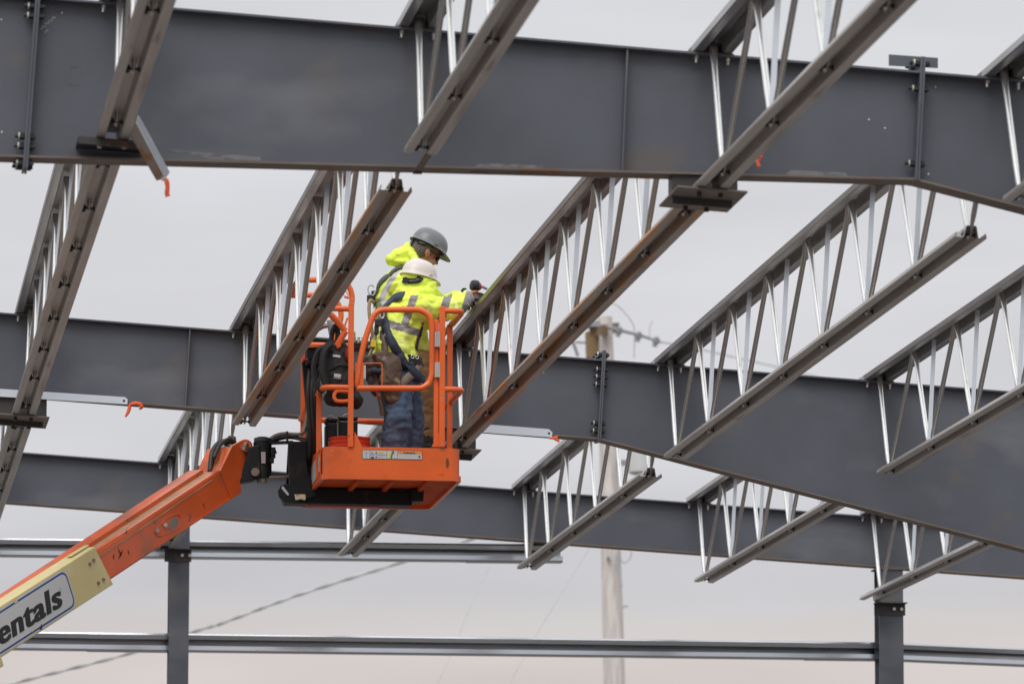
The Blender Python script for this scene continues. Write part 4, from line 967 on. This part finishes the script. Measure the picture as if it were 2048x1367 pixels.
def body(mb, J, hc, up_h, fr_h, s=1.0):
    chain(mb, [(J['pel'], (.12,.13,.10)), (J['wai'], (.11,.125,.09)), (J['che'], (.13,.15,.11)), (J['nec'], (.07,.07,.06))])
    chain(mb, [(J['nec'], .06), (hc-up_h*.03, .058)])
    for q in ('r', 'l'):
        chain(mb, [(J['sh_'+q], .06), (J['el_'+q], .045), (J['wr_'+q], .030)]); chain(mb, [(J['hip_'+q], .085), (J['kn_'+q], .050), (J['an_'+q], .036)])
        chain(mb, [(J['che'], .09), (J['sh_'+q], .06)]); chain(mb, [(J['pel'], .09), (J['hip_'+q], .085)])
        hand(mb, J['wr_'+q], (J['wr_'+q]-J['el_'+q]), V((0,0,1)), .5, 1 if q == 'r' else -1, .9)
        chain(mb, [(J['an_'+q]+V((0,0,-.04)), .038), (J['an_'+q]+V((0,0,-.055))+J['toe']*.16, (.035,.035,.026))])
    # head: skull, face, jaw, nose, brow, lips, ears
    R = frame(up_h, fr_h)
    def h(x, y, z): return hc+R @ V((x, y, z))
    mb.ball(h(-.015,0,.03), (.098,.077,.095), R, 16); mb.ball(h(.03,0,-.035), (.062,.058,.07), R, 14); mb.ball(h(.058,0,-.085), (.032,.034,.024), R)
    mb.ball(h(.094,0,-.012), (.016,.011,.026), R); mb.ball(h(.103,0,-.026), (.014,.013,.011), R)
    mb.ball(h(.077,0,.022), (.018,.05,.012), R); mb.ball(h(.086,0,-.058), (.011,.022,.006), R); mb.ball(h(.084,0,-.069), (.011,.02,.006), R)
    for sy in (-1, 1):
        mb.ball(h(.064,sy*.034,-.03), (.022,.02,.02), R)
        mb.ball(h(-.006,sy*.077,-.012), (.020,.010,.033), R); mb.ball(h(-.012,sy*.083,-.006), (.020,.008,.026), R)
    return R
J1 = dict(pel=pel, wai=wai, che=che, nec=nec, sh_r=sh_r, el_r=el_r, wr_r=wr_r, sh_l=sh_l, el_l=el_l, wr_l=wr_l, hip_r=hip_r, kn_r=kn_r, an_r=an_r, hip_l=hip_l, kn_l=kn_l, an_l=an_l, toe=F1)
up1 = V((.10, .05, .99)).normalized(); fr1 = V((.72, .68, -.12)).normalized()
m = MB(); body(m, J1, hed, up1, fr1); blob(m, 'body', .0075, 3, 0, 1, 0, [M_skin], parent=p1)
# jacket with hood
m = MB(); R1h = frame(up1, fr1)
m.ball(hed+R1h @ V((-.018,0,.030)), (.106,.086,.100), R1h, 16)
bk = W(783,640,36.10); lo = W(788,690,36.14); hem = W(795,735,36.15)
chain(m, [(hem, (.155,.165,.05)), (lo, (.158,.18,.09)), (W(798,660,36.16), (.165,.19,.09)), (W(806,625,36.18), (.16,.19,.09)), (W(818,603,36.2), (.12,.17,.06))])
chain(m, [(W(812,612,36.16), .115), (sh_r, .098), (W(858,616,36.1), .090), (el_r, .082), (W(905,615,36.4), .070), (wr_r, .058)])
chain(m, [(W(820,612,36.3), .10), (sh_l, .094), (el_l, .080), (wr_l, .058)])
chain(m, [(W(800,600,36.2), (.085,.12,.05)), (W(812,590,36.2), (.10,.13,.055)), (W(835,588,36.2), (.09,.12,.05))])
chain(m, [(W(822,582,36.22), (.11,.11,.06)), (W(836,568,36.23), (.108,.105,.09)), (W(842,556,36.24), (.10,.098,.05))])
chain(m, [(W(852,584,36.2), .075), (W(860,575,36.22), .06)]); chain(m, [(W(820,566,36.22), .060), (W(818,576,36.2), .085)]); chain(m, [(W(818,556,36.21), .060), (W(842,559,36.22), .062)])
tor_n = (V((.10,0,1))).normalized()
def tape1(c):
    x, y = in_px(c)
    if 868 < x:
        u = x+.28*(y-620)
        if 879.5 < u < 896: return 1
        if u > 922: return 1
        return 0
    b_ = 637+(x-770)*.30
    if b_ < y < b_+16 and x < 862: return 1
    e_ = 707+(x-752)*.12
    if e_ < y < e_+16 and x < 800: return 1
    if 590 < y < b_+2:
        cx = 829-(y-590)*.34
        if cx-7.5 < x < cx+8.5: return 1
    return 0
jk, bv1 = blob(m, 'hooded_jacket', .0075, 6, .017, 9, 2., [M_hiviz, M_tape], tape1, p1, V((1,1,1.6)))
# jeans
m = MB()
chain(m, [(W(799,742,Yw), (.15,.155,.06)), (W(800,768,Yw), (.15,.155,.07))])
chain(m, [(W(794,772,36.07), .120), (W(794,805,36.05), .108), (W(796,838,36.02), .098), (W(790,875,36.05), .096), (W(786,930,36.08), .088)])
chain(m, [(hip_l, .115), (kn_l, .090), (W(822,880,36.3), .086), (an_l+V((0,0,.02)), .084)])
jn, bvj = blob(m, 'jeans', .0085, 5, .017, 9, 7., [M_jean], parent=p1, stretch=V((1,1,1.9)))
for an in (an_r, an_l):
    m = MB(); chain(m, [(an+V((0,0,.06)), .058), (an+V((0,0,-.035)), .056)]); chain(m, [(an+V((0,0,-.04))-F1*.04, (.052,.052,.046)), (an+V((0,0,-.048))+F1*.10, (.05,.05,.042)), (an+V((0,0,-.055))+F1*.16, (.044,.044,.034))])
    blob(m, 'boot', .008, 4, 0, 1, 0, [M_leath], parent=p1)
for q in ('r', 'l'):
    m = MB(); w_, e_ = J1['wr_'+q], J1['el_'+q]; d = (w_-e_).normalized(); chain(m, [(w_-d*.05, .040), (w_, .036)]); hand(m, w_, d+V((.2,.2,.1)), V((0,-.3,1)), .62, 1 if q == 'r' else -1, 1.12)
    blob(m, 'glove', .0045, 2, 0, 1, 0, [M_glove], parent=p1)
HC1 = W(838,552,36.24)
R_ = hard_hat(HC1, V((.17,.02,.985)), V((.80,.56,-.16)), M_hatw, p1, .96)
# ratchet band and dial at the back of the hat
strap_on(bv1, [(806,561),(815,562),(826,563),(836,561),(842,556)], .040, M_plas, 'hat_band', p1, .006, .006)
dl = bv1.ray_cast(EYE, ray(811,561).normalized()); part('hat_dial', MB().cyl((dl[0] if dl[0] else W(811,561,36.1)), (dl[0] if dl[0] else W(811,561,36.1))+V((-.1,-1,.0)).normalized()*.03, .021, 16), M_plas, p1)
# harness
strap_on(bv1, [(808,592),(785,599),(772,612),(769,632)], .075, M_navy, 'harness_strap', p1, .004, .006)
strap_on(bv1, [(769,628),(772,650),(778,672),(788,692),(797,706),(806,722),(818,735)], .062, M_navy, 'harness_strap', p1, .006, .006)
strap_on(bv1, [(765,660),(770,690),(772,720)], .05, M_brweb, 'harness_strap', p1, .003, .004)
strap_on(bv1, [(851,655),(848,680),(843,700)], .05, M_bweb, 'harness_strap', p1)
# belt, leg straps and pouches ride on jacket hem and jeans
m = MB(); chain(m, [(W(797,717,Yw), (.168,.178,.035)), (W(800,732,Yw), (.166,.176,.035))])
belt, bvq = blob(m, 'tool_belt', .009, 3, .005, 14, 4., [M_bweb], parent=p1)
for x, y in ((825,713),(834,714),(846,740)):
    h = bvq.ray_cast(EYE, ray(x, y).normalized())
    if h[0]: part('belt_eyelet', MB().tube(arc(h[0]+V((0,-.006,0)), .011, 0, 2*math.pi, (1,0,0), (0,0,1), 10)[:-1], .0035, 6, True), M_nut, belt)
sb = []
h1 = bvj.ray_cast(EYE, ray(838,748).normalized())
strap_on(bvj, [(808,728),(820,742),(832,752),(842,764)], .062, M_navy, 'leg_strap', p1, .03, .006)
strap_on(bvj, [(840,730),(826,744),(812,758),(800,772)], .055, M_brweb, 'leg_strap', p1, .020, .006)
m = MB(); chain(m, [(W(768,712,35.98), (.085,.06,.035)), (W(778,735,35.96), (.075,.075,.06)), (W(780,765,35.95), (.078,.075,.07)), (W(786,795,35.97), (.06,.055,.05))])
chain(m, [(W(792,725,35.95), (.04,.05,.05)), (W(793,765,35.95), (.038,.05,.06))])
blob(m, 'leather_pouch', .008, 3, .012, 11, 9., [M_leath], parent=p1)
m = MB(); chain(m, [(W(737,718,36.0), (.045,.05,.03)), (W(745,742,36.0), (.055,.06,.05)), (W(750,770,36.0), (.05,.055,.05)), (W(752,785,36.0), (.035,.04,.03))])
blob(m, 'leather_pouch', .008, 3, .014, 16, 3., [mat('dark_leather', (.05,.035,.028), .6, 0, [((.14,.10,.08), 12, .58, .1, (1,1,1))], bump=.5, bump_scale=40)], parent=p1)
part('tool_handle', MB().tube(pp(35.93, (742,740),(760,742),(768,738)), [.02,.018,.012], 8), M_navy, p1, smooth=True)
part('hammer_handle', MB().tube(spline(pp(35.98, (757,785),(763,810),(765,830)), 4), .018, 8), M_leath, p1, smooth=True)
part('red_handle', MB().tube(pp(35.97, (754,782),(756,798)), .008, 6), M_red, p1)
# lanyard with steel hook
part('lanyard', MB().tube(spline(pp(36.02, (758,612),(757,630),(751,668),(748,690),(741,705),(738,713)), 5), .013, 6), M_gweb, p1, smooth=True)
part('lanyard_tag', MB().box(at(746.5,687,36.0), (.034,.03,.045)), M_yel, p1)
part('snap_hook', MB().tube(arc(at(738,719,36.0), .028, -.4, 2*math.pi-.9, (1,0,0), (0,0,.75), 14), .006, 6), M_nut, p1)
part('d_ring', MB().tube(arc(at(763,628,36.0), .027, 0, 2*math.pi, (.5,0,-.8), (.4,0,.6), 12)[:-1], .005, 6, True), M_nut, p1)
part('harness_buckle', MB().box(at(757,645,36.0), (.05,.03,.05)).box(at(753,660,36.01), (.03,.03,.06)), M_bolt, p1, bevel=.006)

# ---- the farther worker: grey hat, glasses, bent over
Y2 = 36.92
F2 = V((.93,.36,0)).normalized()
foot2 = V((W(850,900,36.95).x, 36.95, FL))
p2 = thing('person', 'person in a grey hard hat, dark glasses, yellow jacket and tan trousers, looking down', 'person', foot2, 'workers in the basket')
J2 = dict(pel=W(822,716,Y2), wai=W(808,676,Y2), che=W(800,590,Y2), nec=W(820,538,Y2), sh_r=W(800,570,36.74), el_r=W(850,640,36.72), wr_r=W(905,606,36.98),
          sh_l=W(822,566,37.1), el_l=W(880,610,37.2), wr_l=W(930,596,37.22), hip_r=W(838,728,36.86), kn_r=W(868,800,36.80), an_r=V((W(852,950,36.8).x, 36.82, FL+.09)),
          hip_l=W(808,728,37.0), kn_l=W(812,850,37.02), an_l=V((W(796,970,37.05).x, 37.05, FL+.09)), toe=V((.25,.97,0)))
up2 = V((.42, .05, .90)).normalized(); fr2 = V((.84, .22, -.44)).normalized()
hed2 = W(851,506,Y2)
m = MB(); body(m, J2, hed2, up2, fr2); blob(m, 'body', .007, 2, 0, 1, 0, [M_skin], parent=p2)
R2_ = frame(up2, fr2)
def h2(x, y, z): return hed2+R2_ @ V((x, y, z))
m = MB(); m.ball(h2(-.045,0,.0), (.074,.079,.075), R2_, 16)
for sy in (-1, 1): chain(m, [(h2(-.03,sy*.068,.02), .022), (h2(.012,sy*.074,.026), .017), (h2(.022,sy*.073,-.012), .010)])
chain(m, [(h2(-.085,0,-.03), (.03,.05,.03)), (h2(-.08,0,.03), (.03,.06,.03))])
blob(m, 'hair', .006, 2, .004, 60, 1., [M_hair], parent=p2)
for sy in (-1, 1):
    part('glasses_lens', MB().ball(h2(.088,sy*.036,-.002), (.010,.030,.021), R2_, 14), M_lens, p2, smooth=True)
    part('glasses_arm', MB().tube([h2(.088,sy*.064,.010), h2(.03,sy*.082,.010), h2(-.012,sy*.084,.012)], [.006,.005,.004], 6), M_plas, p2)
part('glasses_bridge', MB().tube([h2(.098,-.02,.006), h2(.102,0,.008), h2(.098,.02,.006)], .004, 6), M_plas, p2)
HC2 = h2(.000,0,.057)
hard_hat(HC2, (up2+V((.02,0,0))).normalized(), fr2, M_hatg, p2, .97)
part('hat_band', MB().tube(spline([h2(-.098,-.03,.035), h2(-.085,-.062,.030), h2(-.055,-.082,.035), h2(-.01,-.090,.045)], 5), .013, 6), M_plas, p2, smooth=True)
part('hat_dial', MB().cyl(h2(-.095,0,.02), h2(-.125,0,.016), .022, 14), M_plas, p2)
# jacket
m = MB()
chain(m, [(W(815,700,Y2), (.16,.17,.05)), (W(806,665,Y2), (.175,.19,.09)), (W(797,620,Y2), (.175,.195,.09)), (W(800,580,Y2), (.155,.19,.08)), (W(812,555,Y2), (.11,.16,.06))])
chain(m, [(W(772,600,Y2), (.09,.13,.07)), (W(780,570,Y2), (.085,.13,.06)), (W(800,548,Y2), (.08,.13,.05))])
for q in ('r', 'l'): chain(m, [(J2['che'], .10), (J2['sh_'+q], .095), (J2['el_'+q], .075), (J2['wr_'+q], .055)])
chain(m, [(W(818,540,Y2), (.08,.10,.045)), (W(830,532,Y2), (.075,.095,.045))])
def tape2(c):
    x, y = in_px(c)
    cx = 803-(y-528)*.62 if y < 575 else 773.9-(y-575)*.45
    if 522 < y < 612 and cx-7 < x < cx+6: return 1
    if 598 < y < 614 and 757 < x < 800: return 1
    return 0
jk2, bv2 = blob(m, 'hooded_jacket', .0075, 6, .017, 9, 6., [M_hiviz, M_tapel], tape2, p2, V((1,1,1.5)))
# bunched hood
m = MB(); chain(m, [(W(781,520,Y2), (.035,.09,.04)), (W(795,512,Y2), (.055,.11,.05)), (W(815,508,Y2), (.06,.12,.06)), (W(826,520,Y2), (.05,.10,.06))])
chain(m, [(W(812,500,Y2), (.035,.10,.03)), (W(815,492,Y2), (.025,.09,.025))]); chain(m, [(W(800,526,Y2), (.07,.12,.03)), (W(830,530,Y2), (.05,.10,.05))])
chain(m, [(W(826,512,36.8), .035), (W(834,530,36.78), .035)])
blob(m, 'hood', .0075, 4, .012, 13, 3., [M_hiviz], parent=p2)
# trousers and tall boots
m = MB(); chain(m, [(W(818,706,Y2), (.15,.16,.06)), (J2['pel'], (.15,.16,.08))])
chain(m, [(J2['hip_r'], .115), (W(858,765,36.82), .095), (J2['kn_r'], .082), (W(868,840,36.82), .078), (W(866,864,36.82), .076)])
chain(m, [(J2['hip_l'], .115), (J2['kn_l'], .085), (W(806,905,37.03), .075)])
blob(m, 'trousers', .0085, 5, .014, 9, 8., [M_tan], parent=p2, stretch=V((1,1,1.8)))
for kz, an in ((W(865,852,36.82), J2['an_r']), (W(806,900,37.03), J2['an_l'])):
    m = MB(); chain(m, [(kz, .066), (an+V((0,0,-.02)), .062)]); chain(m, [(an+V((0,0,-.04))-J2['toe']*.04, (.052,.052,.046)), (an+V((0,0,-.048))+J2['toe']*.10, (.05,.05,.042)), (an+V((0,0,-.055))+J2['toe']*.16, (.044,.044,.034))])
    blob(m, 'boot', .008, 4, .004, 20, 2., [M_plas], parent=p2)
for q in ('r', 'l'):
    m = MB(); w_, e_ = J2['wr_'+q], J2['el_'+q]; d = (w_-e_).normalized(); chain(m, [(w_-d*.05, .040), (w_, .036)]); hand(m, w_, d+V((.3,.1,.25)), V((-.3,-.3,1)), .75, 1 if q == 'r' else -1, 1.12)
    blob(m, 'glove', .0045, 2, 0, 1, 0, [M_glove], parent=p2)
strap_on(bv2, [W(835,534,36.75), W(812,524,36.78), W(790,530,36.8), W(772,548,36.82), W(760,568,36.85), W(750,592,36.88), W(746,612,36.88)], .045, M_greenweb, 'harness_strap', p2, .008, .006)
part('lanyard', MB().tube(spline([W(748,605,36.80), W(741,600,36.78), W(738,615,36.78), W(740,640,36.78), W(745,668,36.8), W(744,690,36.85), W(738,694,36.9)], 5), .012, 6), M_gweb, p2, smooth=True)
part('snap_hook', MB().tube(arc(W(743,580,36.80), .032, .3, 2*math.pi-.5, (.7,0,.3), (-.3,0,1.1), 14), .006, 6), M_greyd, p2)
part('harness_buckle', MB().box(W(739,597,36.80), (.035,.03,.05)).box(W(747,590,36.82), (.03,.03,.06)), M_bolt, p2, bevel=.006)
strap_on(bv2, [W(752,600,36.8), W(756,622,36.78), W(764,640,36.76)], .05, mat('green_webbing', (.16,.26,.09), .8), 'harness_strap', p2, .006, .005)
# impact driver held over the joist
YD = 37.24
dp = W(949, 575, YD)
t = thing('impact_driver', 'orange and black cordless driver held by a gloved hand above the joist', 'power tool', dp)
part('motor_housing', MB().lathe([(.030,0),(.036,.01),(.036,.03),(.032,.05),(.024,.065),(.012,.075)], W(944,570,YD), V((.85,.35,-.12)), 18), M_red, t, smooth=True)
part('motor_cap', MB().lathe([(.020,-.012),(.034,-.006),(.040,.008),(.040,.035)], W(945,570,YD-.01), V((.85,.35,-.12)), 18), M_plas, t, smooth=True)
part('grip', MB().tube([W(951,580,YD), W(945,590,YD), W(938,598,YD)], [.024,.022,.024], 12), M_dorange, t, smooth=True)
part('battery', MB().box(W(934,603,YD), (.075,.06,.045), Matrix.Rotation(.6, 3, 'Y')), M_plas, t, bevel=.008)
part('chuck', MB().cyl(W(966,574,YD+.05), W(973,577,YD+.09), .010, 10), M_steel, t)
# open-ended wrench held beside it
c = W(929, 585, 37.16)
t = thing('wrench', 'dark open ended wrench sticking up from the gloved hand beside the driver', 'wrench', c)
part('shaft', MB().bar(W(926,605,37.16), W(925,586,37.16), .014, .009, V((1,0,0))), M_bolt, t)
part('jaw', MB().tube(arc(W(930,583,37.16), .020, math.radians(60), math.radians(330), (1,0,0), (0,0,1), 10), [.005,.007,.009,.010,.010,.010,.010,.010,.009,.007,.005], 8), M_bolt, t, smooth=True)
